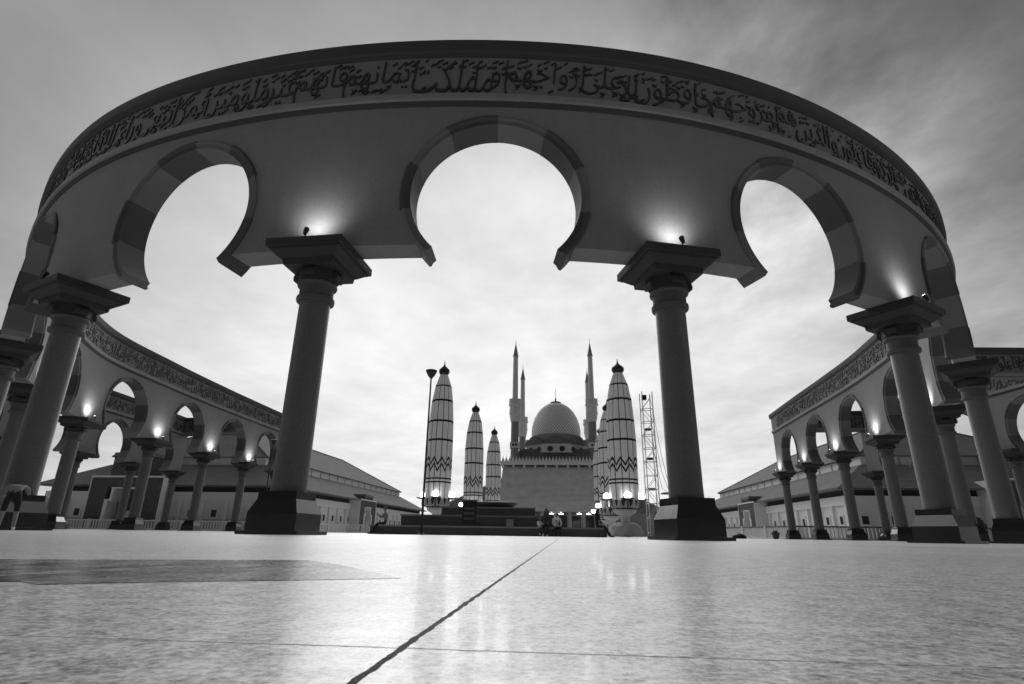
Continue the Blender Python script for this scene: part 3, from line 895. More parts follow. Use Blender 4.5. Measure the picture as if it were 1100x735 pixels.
# ------------------------------------------------------------------ long side halls
def hall(side, d0, d1, label):
    L0, L1 = 38.0, 77.0
    w = L1-L0
    cx, cy, _ = A(side*(L0+L1)/2, (d0+d1)/2)
    root = empty('side_hall', (cx, cy, 0), -AX); tag(root, label, 'hall', 'long halls flanking the plaza')
    hx, hy = w/2, (d1-d0)/2
    s = -side                                              # plaza side in local x
    wl = MB(); wl.box(-hx+1.4, hx-1.4, -hy+1.4, hy-1.4, 1.6, 5.0); wl.build('wall', M['white_wall'], root)
    wl = MB(); wl.box(-hx+1.34, hx-1.34, -hy+1.34, hy-1.34, 0, 1.6); wl.build('dado', M['grey_wall'], root)
    wl = MB(); wl.box(-hx+1.1, hx-1.1, -hy+1.1, hy-1.1, 4.3, 5.45); wl.build('fascia', M['white_trim'], root)
    wl = MB(); wl.box(-hx+1.5, hx-1.5, -hy+1.5, hy-1.5, 5.451, 6.2); wl.build('eave_recess', M['dark_gap'], root)
    rf = MB(); rf.frustum((hx+.2, hy+.2), 6.2, (hx+.2, hy+.2), 6.36); rf.frustum((hx+.15, hy+.15), 6.361, (hx-6.3, hy-6.3), 10.0); rf.build('lower_roof', M['roof'], root)
    cl = MB(); cl.box(-hx+6.6, hx-6.6, -hy+6.6, hy-6.6, 9.7, 11.19); c0 = cl.build('clerestory', M['white_trim'], root)
    mb = MB(); mb.box(-.1, .1, -.12, .12, 9.95, 11.1); m0 = mb.build('mullion', M['grey_wall'], c0)
    k = int(2*(hy-6.6)/4.2)
    pts = [(s*(hx-6.6), -hy+6.6 + 2*(hy-6.6)*i/k) for i in range(1, k)] + [(-hx+6.6 + 2*(hx-6.6)*i/5, -hy+6.6) for i in range(1, 5)]
    for i, (px, py) in enumerate(pts):
        o = m0 if i == 0 else copy_tree(m0, c0)
        o.location = (px, py, 0)
    rf = MB(); rf.frustum((hx-6.15, hy-6.15), 11.19, (hx-6.15, hy-6.15), 11.30)
    X, Y, rz = hx-6.2, hy-6.2, 18.7
    yr = hy-5.75-13.5
    rf.add([(-X,-Y,11.302),(X,-Y,11.302),(X,Y,11.302),(-X,Y,11.302),(0,-yr,rz),(0,yr,rz)], [(0,1,4),(1,2,5,4),(2,3,5),(3,0,4,5),(0,3,2,1)])
    ur = rf.build('upper_roof', M['roof'], root)
    rd = MB()
    rd.tube([(0,-yr,rz+.05),(0,yr,rz+.05)], .16, 6)
    for sx in (-1, 1):
        rd.tube([(0,-yr,rz+.05),(sx*X,-Y,11.36)], .13, 6); rd.tube([(0,yr,rz+.05),(sx*X,Y,11.36)], .13, 6)
    rd.build('ridge_tiles', M['roof_dark'], ur)
    # pilasters and windows, on the plaza side and on the near end
    pil = MB(); pil.box(-.22, .22, -.18, .18, 0, 4.28)
    P0 = pil.build('pilaster', M['white_trim'], root); first = [True]
    wf = MB()
    for a in ((-.62, .62, .95), (-.62, .62, -.25)): wf.box(a[0], a[1], -.1, .06, a[2]-.06+.3, a[2]+.12+.3)
    wf.box(-.62, -.44, -.1, .06, .17, 1.19); wf.box(.44, .62, -.1, .06, .17, 1.19)
    W0 = wf.build('window', M['white_trim'], root)
    pn = MB(); pn.box(-.44, .44, -.05, .03, .17, 1.19); pn.build('pane', M['glass'], W0)
    def put(o, x, y, rz):
        o.location = (x, y, 0); o.rotation_euler = (0, 0, rz)
    spots = []
    k = int(2*(hy-1.4)/3.9)
    for i in range(k+1):
        yy = -hy+1.4 + 2*(hy-1.4)*i/k
        spots.append((s*(hx-1.22), yy, PI/2*s, i < k, (0, 2*(hy-1.4)/k)))
    k2 = int(2*(hx-1.4)/3.5)
    for i in range(k2+1):
        xx = -hx+1.4 + 2*(hx-1.4)*i/k2
        if abs(xx-3.7*side) < 6.2: continue
        spots.append((xx, -hy+1.22, 0, i < k2 and not -9.5 < xx-3.7*side < 6, (2*(hx-1.4)/k2, 0)))
    fp = True; fwin = True
    for x, y, rz, win, (dx, dy) in spots:
        o = P0 if fp else copy_tree(P0, root); fp = False
        put(o, x, y, rz)
        if win:
            o = W0 if fwin else copy_tree(W0, root); fwin = False
            o.location = (x+dx/2 + (0 if dx else s*.13*-1), y+dy/2 - (0 if dy else -.13), 1.75); o.rotation_euler = (0, 0, rz)
    # brick portals: a big one in the near end, a smaller one on the plaza side
    def portal(px, py, rz, sc, top):
        e = Matrix.Translation((px, py, 0)) @ Matrix.Rotation(rz, 4, 'Z') @ Matrix.Scale(sc, 4)
        f = lambda p: e @ Vector(p)
        b = MB(); b.box(-5.6, -2.9, -1.2, 1.8, 0, 7.3); b.box(2.9, 5.6, -1.2, 1.8, 0, 7.3); b.box(-2.899, 2.899, -1.2, 1.8, 5.9, top)
        po = b.xf(f).build('brick_portal', M['brick'], root)
        b = MB(); b.frustum((3.0, 1.7), top+.002, (2.9, 1.6), top+.55, cy=.3); b.xf(f).build('portal_roof', M['roof_dark'], po)
        b = MB()
        b.box(-2.85, -2.3, -1.35, .9, 0, 4.0); b.box(2.3, 2.85, -1.35, .9, 0, 4.0); b.box(-2.1, -1.75, -1.3, .9, 3.9, 5.7); b.box(1.75, 2.1, -1.3, .9, 3.9, 5.7)
        b.box(-2.1, 2.1, -1.36, .9, 5.701, 5.88); b.box(-2.86, -2.101, -1.36, .9, 4.002, 4.2); b.box(2.101, 2.86, -1.36, .9, 4.002, 4.2)
        b.box(-5.75, -5.601, -1.25, 1.8, 0, 7.3); b.box(5.601, 5.75, -1.25, 1.8, 0, 7.3)
        b.box(-5.75, 5.75, -1.3, -1.201, 7.301, 7.55)
        b.xf(f).build('stepped_surround', M['white_trim'], po)
        b = MB(); b.box(-2.3, 2.3, .7, .9, 0, 5.6); b.xf(f).build('portal_back', M['brick'], po)
        b = MB(); nn = 14
        vs = [(1.1*math.cos(PI*i/nn), .66, 1.6+1.1*math.sin(PI*i/nn)) for i in range(nn+1)] + [(-1.1, .66, 0), (1.1, .66, 0)]
        vs += [(x, .699, z) for x, y, z in vs]
        q = len(vs)//2
        b.add(vs, [tuple(range(q)), tuple(range(2*q-1, q-1, -1))] + [(i, (i+1) % q, q+(i+1) % q, q+i) for i in range(q)])
        b.xf(f).build('pale_door', M['white_wall'], po)
    portal(3.7*side, -hy+.1, 0, 1.0, 10.4)
    portal(s*(hx-.2), -hy+36, PI/2*s, .85, 8.2)
    return root
hall(-1, 80, 170, 'long white hall with two-tiered tiled roof left of the mosque')
hall(1, 77, 165, 'long white hall with two-tiered tiled roof right of the mosque')

# ------------------------------------------------------------------ balustrades / low walls
def low_wall(label, pts, h, post=1.6, rail=None):
    off = (*pts[0], 0)
    root = empty('balustrade', off); tag(root, label, 'balustrade', 'pale balustrades in front of the halls')
    P = [Vector(p) for p in pts]
    b = MB(); bal = MB(); rl = MB()
    for a, c in zip(P, P[1:]):
        d = c-a; L = d.length; t = d/L; n = Vector((t.y, -t.x))
        def bx(mb, u0, u1, w, z0, z1):
            q = [a+t*u0+n*w, a+t*u1+n*w, a+t*u1-n*w, a+t*u0-n*w]
            mb.add([(v.x, v.y, z0) for v in q]+[(v.x, v.y, z1) for v in q], [(0,3,2,1),(4,5,6,7),(0,1,5,4),(1,2,6,5),(2,3,7,6),(3,0,4,7)])
        bx(b, 0, L, .14, 0, .22)
        k = int(L/.42)
        for i in range(k):
            u = (i+.5)*L/k
            bx(bal, u-.085, u+.085, .07, .22, h-.16)
        bx(rl, -.05, L+.05, .16, h-.16, h)
        k = max(1, int(L/6))
        for i in range(k+1):
            u = L*i/k
            bx(b, u-.18, u+.18, .2, 0, h+.06)
    b.build('plinth', M['white_trim'], root, off); bal.build('balusters', M['white_trim'], root, off); rl.build('rail', rail or M['white_trim'], root, off)
low_wall('white balustrade in front of the left hall, left of the dais', [A(-27, 96)[:2], A(-33.5, 96)[:2], A(-36.5, 78)[:2], A(-72, 78)[:2]], 1.35)
low_wall('pale balustrade with dark rail in front of the right hall', [A(24, 100)[:2], A(29.0, 70)[:2], A(70, 70)[:2]], 1.5, rail=M['dais'])

# potted plant and small things left on the paving
r = empty('flower_pot', A(25.6, 66)); tag(r, 'small dark flower pot on the paving near the right balustrade', 'flower pot')
m = MB(); m.lathe([(.22, 0), (.26, .05), (.42, .55), (.48, .6), (.46, .66), (.38, .62)], 18); m.build('pot', M['pot'], r)
m = MB(); rng = random.Random(2)
for k in range(60):
    a = rng.uniform(0, 2*PI); el = rng.uniform(.5, 1.4); L = rng.uniform(.15, .4)
    p = Vector((.15*math.cos(a), .15*math.sin(a), .62)); q = p + Vector((math.cos(a)*math.cos(el), math.sin(a)*math.cos(el), math.sin(el)))*L
    s_ = Vector((-math.sin(a), math.cos(a), 0))*.05
    m.add([p, (p+q)/2+s_, q, (p+q)/2-s_], [(0, 1, 2, 3)])
m.build('foliage', M['leafm'], r)
r = empty('shrub', (4.9*U*1.09, 6.7*U*.985, 0)); r.location = (32.2, 40.2, 0); tag(r, 'dark rounded shrub between the columns at the right', 'shrub')
m = MB(); m.tube([(0, 0, 0), (.03, .02, .6), (0, .05, 1.1)], [.06, .05, .03], 8); m.build('stem', M['pot'], r)
m = MB()
for k in range(900):
    a = rng.uniform(0, 2*PI); t = rng.uniform(-.75, 1); rr = (1-t*t)**.5*rng.uniform(.55, 1.0)*.62
    p = Vector((rr*math.cos(a), rr*math.sin(a), .95+.75*t))
    d1 = Vector((rng.uniform(-1, 1), rng.uniform(-1, 1), rng.uniform(-1, 1))).normalized()*.09; d2 = d1.cross(Vector((rng.uniform(-1, 1), 1, rng.uniform(-1, 1)))).normalized()*.045
    m.add([p-d1, p+d2, p+d1, p-d2], [(0, 1, 2, 3)])
m.build('foliage', M['leafm'], r, recalc=False)
def bag(x, y, z, s, label):
    m = MB(); m.lathe([(.9*s, 0), (1.05*s, .15*s), (.95*s, .5*s), (.5*s, .78*s), (.15*s, .85*s)], 14)
    m.xf(lambda p: (p[0]*1.25, p[1]*.8 + .06*math.sin(9*p[0]), p[2]*(1+.1*math.sin(7*p[0]))))
    b = m.build('bag', M['black_cloth']); b.location = (x, y, z); tag(b, label, 'bag')
    m = MB(); m.tube([(-.3*s, 0, .75*s), (-.2*s, 0, 1.05*s), (.2*s, 0, 1.05*s), (.3*s, 0, .75*s)], .05*s, 6); m.build('handle', M['black_cloth'], b)
bag(*A(20.6, 62), .55, 'dark bundle lying on the paving beside the right middle column base')

# ------------------------------------------------------------------ mosque
MX, MY = 13.0, 190.0
r = empty('mosque', (MX, MY, 0), -AX*.9); tag(r, 'domed mosque with steep dark front at the far end of the plaza', 'mosque')
HWD = 16.4
m = MB()
XS, W2 = .75, HWD*1.06
m.add([(-HWD, -2, 9.9), (HWD, -2, 9.9), (XS+W2, 11.5, 23.2), (XS-W2, 11.5, 23.2), (-HWD, 40, 9.9), (HWD, 40, 9.9), (XS+W2, 40, 23.2), (XS-W2, 40, 23.2)],
      [(0,1,2,3), (1,5,6,2), (5,4,7,6), (4,0,3,7), (3,2,6,7), (0,4,5,1)]); m.build('steep_roof', M['roof_front'], r)
m = MB(); m.add([(-HWD-.9, -6, 7.4), (HWD+.9, -6, 7.4), (HWD+.3, -1, 10.9), (-HWD-.3, -1, 10.9), (-HWD-.9, -6, 7.2), (HWD+.9, -6, 7.2), (HWD+.3, 0, 7.2), (-HWD-.3, 0, 7.2)],
              [(0,1,2,3),(4,7,6,5),(0,4,5,1),(1,5,6,2),(3,2,6,7),(0,3,7,4)]); m.build('porch_roof', M['roof_front'], r)
m = MB(); m.box(XS-W2-.8, XS+W2+.8, 10.6, 40, 23.75, 25.0); 
m.build('cornice', M['white_trim'], r)
m = MB()
for k in range(10):
    x = XS - W2 + 2*W2*k/9
    m.box(x-.38, x+.38, 10.9, 11.499, 22.6, 23.748)
m.build('bracket_row', M['white_trim'], r)
m = MB(); nM = 30
for k in range(nM):
    x = XS - W2-.5 + (2*W2+1)*(k+.5)/nM; w = .46
    vs = [(x+a*w, y, 25.002+b) for y in (10.7, 11.05) for a, b in ((-1, 0), (1, 0), (1, .5), (.35, 1.05), (0, 2.0), (-.35, 1.05), (-1, .5))]
    m.add(vs, [tuple(range(7)), tuple(range(13, 6, -1))] + [(i, (i+1) % 7, 7+(i+1) % 7, 7+i) for i in range(7)])
m.build('crenellation', M['white_trim'], r)
# big lower hip roof on both sides
m = MB(); m.frustum((41, 30), 7.5, (17, 14), 20.5, cy=36); m.build('hip_roof', M['roof_dark'], r)
m = MB(); m.box(-39, 39, 8, 60, 0, 7.48); m.build('side_wall', M['grey_wall'], r)
m = MB(); m.box(-HWD, HWD, 2.0, 2.5, 0, 7.19); m.build('porch_wall', M['minaret_dark'], r)
P0 = None
for k in range(8):
    x = -HWD + .9 + (2*HWD-1.8)*k/7
    if P0 is None:
        b = MB(); b.box(-.45, .45, -.45, .45, 0, 7.0); b.box(-.6, .6, -.6, .6, 0, .6); P0 = b.build('porch_column', M['minaret'], r); o = P0
    else:
        o = copy_tree(P0, r)
    o.location = (x, -5.0, 0)
D0 = None
for k in range(7):
    x = -HWD + .9 + (2*HWD-1.8)*(k+.5)/7
    if D0 is None:
        b = MB(); b.box(-1.5, 1.5, -.12, .05, .3, 6.1); D0 = b.build('door', M['black_metal'], r)
        b = MB(); b.box(-1.2, -.1, -.18, -.121, 1.0, 5.0); b.box(.1, 1.2, -.18, -.121, 1.0, 5.0); b.build('pane', M['glass'], D0)
        b = MB(); b.box(-1.7, -1.501, -.2, .05, .3, 6.3); b.box(1.501, 1.7, -.2, .05, .3, 6.3); b.box(-1.7, 1.7, -.2, .05, 6.301, 6.5); b.build('door_frame', M['pale_stone'], D0)
        o = D0
    else: o = copy_tree(D0, r)
    o.location = (x, 1.95, 0)
L0 = None
for k in (1, 3, 4, 5, 6):
    x = -HWD + .9 + (2*HWD-1.8)*(k+.5)/7 + (.8 if k % 2 else -.6)
    if L0 is None:
        b = MB(); b.box(-.75, .75, -.2, .2, 6.5, 6.75); b.box(-.05, .05, -.05, .05, 6.75, 7.19); L0 = b.build('porch_lamp', M['porch_on'], r); o = L0
    else: o = copy_tree(L0, r)
    o.location = (x, -3.5, 0)
m = MB(); m.box(3.6, 8.2, -6.4, -5.9, 0, 1.7); m.build('parapet', M['pale_stone'], r)
# attic with round windows, gable vaults, drum
DX, DY = 2.5, 26
m = MB(); m.frustum((16.2, 12), 23.5, (12.5, 9), 30.3, cx=DX*.7, cy=DY); m.build('attic_skirt', M['roof_dark'], r)
m = MB(); m.lathe([(11.9, 28.8), (11.9, 31.4), (12.3, 31.5), (12.3, 31.9)], 8, 0, DX, DY, False, rot=PI/8); m.build('attic', M['pale_stone'], r)
W = None
for k in range(8):
    for q in (-.5, .5):
        a = -PI/2 + k*PI/4 + q*.34
        ca, sa = math.cos(a), math.sin(a)
        face = round((a+PI/2)/(PI/4))
        fa = -PI/2 + k*PI/4
        dd = 11.0
        if W is None:
            b = MB(); b.tube([(0, -.25, 0), (0, .1, 0)], 1.0, 16); W = b.build('round_window', M['glass'], r); o = W
            b = MB(); b.tube([(0, -.18, 0), (0, .12, 0)], 1.25, 16); b.build('window_ring', M['minaret'], W)
        else: o = copy_tree(W, r)
        o.location = (DX + dd*math.cos(fa) - q*4.4*math.sin(fa)*1, DY + dd*math.sin(fa) + q*4.4*math.cos(fa), 30.1)
        o.rotation_euler = (0, 0, fa + PI/2)
m = MB()
for k in range(8):                                          # dark curved gables round the drum
    fa = -PI/2 + k*PI/4
    n = 12; vs = []
    for i in range(n+1):
        t = -1 + 2*i/n
        zz = 31.9 + 3.2*math.cos(t*PI/2)
        for dd in (11.6, 8.5): vs.append((DX + dd*math.cos(fa) - t*4.7*math.sin(fa), DY + dd*math.sin(fa) + t*4.7*math.cos(fa), zz))
    b0 = [(DX + 11.6*math.cos(fa) - t*4.7*math.sin(fa), DY + 11.6*math.sin(fa) + t*4.7*math.cos(fa), 31.9) for t in (-1, 1)]
    m.add(vs, [(2*i, 2*i+2, 2*i+3, 2*i+1) for i in range(n)], 0, True)
    m.add([vs[2*i] for i in range(n+1)], [tuple(range(n+1))])
m.build('gable', M['roof_dark'], r)
m = MB(); m.lathe([(10.6, 31.5), (10.9, 33.6), (10.3, 35.4), (9.6, 36.0)], 48, 0, DX, DY); m.build('drum', M['minaret_dark'], r)
m = MB()
prof = [(9.35, 35.6), (9.55, 37.2), (9.5, 38.8), (9.1, 41.0), (8.2, 43.6), (6.9, 45.9), (5.2, 47.7), (3.2, 49.0), (1.7, 49.6), (1.2, 49.75)]
m.lathe([(a, z-43) for a, z in prof], 64); do = m.build('dome', M['dome'], r); do.location = (DX, DY, 43)
m = MB(); m.lathe([(2.2, 49.6-43), (2.1, 49.9-43), (.9, 50.3-43), (.25, 50.7-43), (.3, 51.2-43), (.1, 51.8-43), (.06, 55.5-43)], 18); m.build('finial', M['black_metal'], do)

def make_minaret():
    r = empty('minaret')
    m = MB(); m.lathe([(1.75, 0), (1.6, 26), (1.48, 39.3)], 8, 0, smooth=False, rot=PI/8); m.build('shaft', M['minaret_dark'], r)
    m = MB(); m.box(-1.75, 1.75, -1.75, 1.75, 29.6, 31.6); b = m.build('window_block', M['pale_stone'], r)
    m = MB(); m.box(-.9, -.15, -1.8, -1.751, 30.2, 31.1); m.box(.15, .9, -1.8, -1.751, 30.2, 31.1); m.build('window', M['glass'], b)
    m = MB(); m.lathe([(1.55, 39.2), (1.7, 39.8), (1.95, 41.2), (2.05, 42.0), (2.2, 42.2), (2.2, 42.5), (2.05, 42.7), (2.05, 45.0), (2.3, 45.3)], 16); m.build('balcony', M['pale_stone'], r)
    m = MB(); m.lathe([(2.4, 45.3), (2.45, 45.6), (2.25, 45.8), (2.25, 47.4), (2.3, 47.6), (1.1, 47.9)], 16); m.build('parapet', M['minaret'], r)
    m = MB(); m.lathe([(1.05, 47.7), (.98, 55), (.88, 64.3)], 12, 0, smooth=False); m.build('upper_shaft', M['minaret'], r)
    m = MB(); m.lathe([(1.05, 64.3), (1.1, 64.6), (.95, 64.9), (.5, 67.3), (.1, 69.6), (.05, 71.3)], 12); m.build('spire', M['minaret_dark'], r)
    return r
MI = make_minaret()
for i, (x, y, sc, lb) in enumerate([(1.55, 206, 1.02, 'slender minaret left of the dome, nearer and taller of the pair'),
                               (30.5, 206, 1.03, 'slender minaret right of the dome, nearer and taller of the pair'),
                               (5.0, 235, 1.0, 'rear left minaret half hidden behind the nearer one'),
                               (33.2, 235, .985, 'rear right minaret almost hidden behind the nearer one')]):
    o = MI if i == 0 else copy_tree(MI)
    o.location = (x, y, 0); o.scale = (sc, sc, sc); tag(o, lb, 'minaret', 'minarets round the dome')

# ------------------------------------------------------------------ people
def person(label, loc, rz, J, E, part, mats, hair=None, scarf=None, hands=(), group=None, sc=1.0, extra=None):
    """J: name -> (x,y,z,r); E: edges; part: name -> material index.  One continuous skinned body."""
    names = list(J)
    idx = {n: i for i, n in enumerate(names)}
    me = bpy.data.meshes.new('person')
    me.from_pydata([J[n][:3] for n in names], [(idx[a], idx[b]) for a, b in E], [])
    ob = bpy.data.objects.new('person', me); COL.objects.link(ob)
    md = ob.modifiers.new('skin', 'SKIN'); md.use_smooth_shade = True; md.branch_smoothing = .5
    if not me.skin_vertices: 
        bm = bmesh.new(); bm.from_mesh(me); bm.verts.layers.skin.verify(); bm.to_mesh(me); bm.free()
    sv = me.skin_vertices[0].data
    for n in names:
        rr = J[n][3]
        sv[idx[n]].radius = rr if isinstance(rr, tuple) else (rr, rr)
        sv[idx[n]].use_root = (n == 'pelvis')
    ss = ob.modifiers.new('sub', 'SUBSURF'); ss.levels = 2; ss.render_levels = 2
    dg = bpy.context.evaluated_depsgraph_get(); dg.update()
    m2 = bpy.data.meshes.new_from_object(ob.evaluated_get(dg))
    bpy.data.objects.remove(ob); bpy.data.meshes.remove(me)
    mb = MB()
    vs = [tuple(v.co) for v in m2.vertices]
    seg = [(Vector(J[a][:3]), Vector(J[b][:3]), part[b]) for a, b in E]
    for p in m2.polygons:
        cc = p.center
        best = 1e9; bi = 0
        for a, b, k in seg:
            d = b-a; t = max(0, min(1, (cc-a).dot(d)/max(d.length_squared, 1e-9)))
            q = (cc-(a+d*t)).length
            if q < best: best = q; bi = k
        mb.f.append(tuple(p.vertices)); mb.m.append(bi); mb.s.append(True)
    mb.v = vs
    bpy.data.meshes.remove(m2)
    H = Vector(J['head'][:3]); fdir = Vector(J['nose'][:3]) - H; fdir.normalize()
    side = fdir.cross(Vector((0, 0, 1))).normalized(); upv = side.cross(fdir)
    def ball(cn, r0): mb.sphere(cn, r0, 8, 0)
    skin_i = part['head']
    for sg in (-1, 1):                                       # ears, eyes
        n0 = len(mb.f); mb.sphere(H + side*sg*.085, .028, 8, skin_i, 1.4)
        mb.sphere(H + side*sg*.034 + fdir*.088 + upv*.01, .013, 8, 3)
    mb.tube([H + fdir*.088 - upv*.045 - side*.025, H + fdir*.092 - upv*.045, H + fdir*.088 - upv*.045 + side*.025], .006, 6, 3)
    for hn, (dr, cr) in hands:                               # palm + five fingers
        P = Vector(J[hn][:3]); d = Vector(dr).normalized(); n = Vector(cr).normalized(); w = d.cross(n).normalized()
        mb.tube([P - d*.01, P + d*.045, P + d*.085], [.03, .04, .034], 8, skin_i)
        for i, L in enumerate((.070, .080, .074, .058)):
            b = P + d*.08 + w*(.03 - .02*i)
            mb.tube([b - d*.02, b + d*L*.55 - n*.006, b + d*L*.85 - n*.03], [.0095, .009, .0075], 6, skin_i)
        b = P + d*.03 + w*.035
        mb.tube([b - w*.015, b + w*.025 + d*.02, b + w*.035 + d*.055 - n*.015], [.011, .010, .008], 6, skin_i)
    o = mb.build('person', mats, recalc=False)
    o.location = loc; o.rotation_euler = (0, 0, rz); o.scale = (sc, sc, sc)
    tag(o, label, 'person', group)
    if hair is not None:
        h = MB(); n = 14; m = 8; vs = []
        for i in range(m+1):
            for k in range(n):
                t = PI*i/m*.62; a = 2*PI*k/n
                q = upv*math.cos(t)*.125 + (side*math.cos(a) + fdir*math.sin(a))*math.sin(t)*.108
                if q.dot(fdir) > .03 and q.dot(upv) < .05: q -= fdir*(q.dot(fdir)-.03)
                vs.append(H + q - fdir*.018 + upv*.012)
        h.add(vs, [(i*n+k, i*n+(k+1) % n, (i+1)*n+(k+1) % n, (i+1)*n+k) for i in range(m) for k in range(n)], 0, True)
        h.build('hair', hair, o)
    if scarf is not None:                                    # headscarf open at the face, falling on the shoulders
        h = MB(); n = 18; m = 10; vs = []; keep = []
        for i in range(m+1):
            z = .15 - .46*i/m
            rr = .125*math.sin(min(1, (i+.3)/4)*PI/2) + max(0, i-6)*.016
            for k in range(n):
                a = 2*PI*k/n
                vs.append(H + upv*z + (side*math.cos(a) + fdir*math.sin(a))*rr - fdir*.012)
        fs = []
        for i in range(m):
            for k in range(n):
                ang = (2*PI*(k+.5)/n)
                face = math.sin(ang) > .62 and 2 <= i <= 5
                if not face: fs.append((i*n+k, i*n+(k+1) % n, (i+1)*n+(k+1) % n, (i+1)*n+k))
        h.add(vs, fs, 0, True); h.build('headscarf', scarf, o, recalc=False)
    if extra: extra(o)
    return o

EDG = [('pelvis','spine'),('spine','chest'),('chest','neck'),('neck','head'),('head','crown'),('head','nose'),
       ('chest','shL'),('shL','elL'),('elL','wrL'),('chest','shR'),('shR','elR'),('elR','wrR'),
       ('pelvis','hipL'),('hipL','knL'),('knL','anL'),('anL','toL'),('pelvis','hipR'),('hipR','knR'),('knR','anR'),('anR','toR')]
RAD = dict(pelvis=(.15,.12), spine=(.13,.11), chest=(.15,.115), neck=.052, head=(.078,.09), crown=(.06,.07), nose=.016,
           shL=.062, elL=.046, wrL=.032, shR=.062, elR=.046, wrR=.032, hipL=.095, knL=.062, anL=.042, toL=.038, hipR=.095, knR=.062, anR=.042, toR=.038)
def joints(**kw): return {k: (*kw[k], RAD[k]) for k in RAD}
def partmap(top, bot, foot, sleeve=True):
    d = {k: top for k in ('pelvis','spine','chest','shL','elL','shR','elR','wrL','wrR')}
    d.update({k: 0 for k in ('neck','head','crown','nose')})
    if not sleeve: d.update(wrL=0, wrR=0)
    d.update({k: bot for k in ('hipL','knL','anL','hipR','knR','anR')}); d.update(toL=foot, toR=foot)
    return d
# seated pose facing local -y, seat at z = 0, feet at z = -hs, legs out
def seated(hs=.5, lean=0.0, reach=.45, hands_up=False, drop=.0, hd=(0, -.1)):
    k = dict(pelvis=(0, .02, .12), spine=(0, .02-lean*.3, .34), chest=(0, .0-lean*.7, .55), neck=(0, -.01-lean, .72), head=(hd[0]*.3, -.03-lean*1.1, .86),
             crown=(hd[0]*.3, -.01-lean*1.1, .96), nose=(hd[0]*.3+hd[0], -.03-lean*1.1-.115, .85))
    for s, n in ((-1, 'L'), (1, 'R')):
        k['sh'+n] = (s*.19, 0-lean*.75, .62); k['hip'+n] = (s*.1, -.05, .08)
        if hands_up: k['el'+n] = (s*.22, -.16-lean, .38); k['wr'+n] = (s*.08, -.36-lean, .52)
        else: k['el'+n] = (s*.25, -.08-lean, .36); k['wr'+n] = (s*.15, -.3-lean, .20)
        k['kn'+n] = (s*.12, -.44, .08-drop); k['an'+n] = (s*.12, -.44-reach, -hs+.06); k['to'+n] = (s*.13, -.44-reach-.17, -hs+.035)
    return joints(**k)
HD = [('wrL', ((.3, -1, .1), (0, 0, 1))), ('wrR', ((-.3, -1, .1), (0, 0, 1)))]
PM = lambda *a: a
person('person in dark trousers and grey top sitting at the left end of the dais', (-7.0, 32.98, .5), R(-62),
       seated(.5, .06, .34, True), EDG, partmap(1, 2, 2), [M['skin'], M['mid_cloth'], M['black_cloth'], M['hair']], hair=M['hair'], hands=HD)
def phone(o):
    pass
ph_ = MB(); ph_.box(-.04, .04, -.005, .005, 0, .15); ph_o = ph_.build('phone', M['black_metal']); ph_o.location = (-7.47, 32.74, 1.04); ph_o.rotation_euler = (R(-25), 0, R(-62))
tag(ph_o, 'phone in the hands of the person at the left end of the dais', 'phone')
person('small person in pale top sitting left of the white-hooded one on the dais', (1.72, 32.8, .32), R(8), seated(.32, .08, .12, True, -.12), EDG, partmap(1, 2, 1),
       [M['skin'], M['white_cloth'], M['dark_cloth'], M['hair']], hair=M['hair'], hands=HD, sc=.74)
person('person in dark grey hunched between the two pale ones on the dais', (2.12, 32.95, .5), R(-14), seated(.5, .14, .1, False), EDG, partmap(1, 2, 3),
       [M['skin'], M['dark_cloth'], M['black_cloth'], M['white_cloth']], scarf=M['dark_cloth'], hands=HD)
def strap(o):
    m = MB(); m.tube([(-.13, -.07, .64), (-.02, -.20, .46), (.14, -.21, .26), (.2, -.1, .14)], .017, 6); m.build('bag_strap', M['black_cloth'], o)
person('person in white jacket and white headscarf sitting low on the dais edge', (2.66, 32.9, .34), R(6), seated(.34, .06, .1, False, -.1), EDG, partmap(1, 2, 2),
       [M['skin'], M['white_cloth'], M['black_cloth'], M['hair']], scarf=M['white_cloth'], hands=HD, extra=strap)
person('person all in black sitting at the right end of the dais with legs stretched out', (4.95, 33.0, .5), R(62), seated(.5, .04, .34, False), EDG, partmap(1, 2, 2),
       [M['skin'], M['black_cloth'], M['black_cloth'], M['hair']], scarf=M['black_cloth'], hands=HD)
# person bending over the base of the outer left column, seen from behind
bent = joints(pelvis=(0, -.05, .93), spine=(.0, .14, 1.06), chest=(0, .36, 1.13), neck=(0, .52, 1.10), head=(0, .64, 1.06), crown=(0, .72, 1.10), nose=(0, .68, .95),
              shL=(-.19, .40, 1.12), elL=(-.25, .52, .88), wrL=(-.14, .72, .80), shR=(.19, .40, 1.12), elR=(.28, .54, .92), wrR=(.2, .78, 1.05),
              hipL=(-.1, -.05, .86), knL=(-.13, .0, .47), anL=(-.14, -.05, .08), toL=(-.15, .12, .04), hipR=(.1, -.05, .86), knR=(.14, .04, .47), anR=(.16, -.02, .08), toR=(.17, .15, .04))
pm = partmap(1, 2, 3, False); pm.update(anL=0, anR=0)
person('person in grey shirt and black shorts bending over the outer left column base', (-13.2, 15.35, 0), R(38), bent, EDG, pm,
       [M['skin'], M['mid_cloth'], M['black_cloth'], M['white_cloth']], hair=M['hair'], hands=[('wrL', ((0, 1, -.2), (0, 0, 1))), ('wrR', ((0, 1, -.3), (0, 0, 1)))], sc=1.02)
bag(-13.99, 16.5, .977, .2, 'black bag resting on the outer left column base')

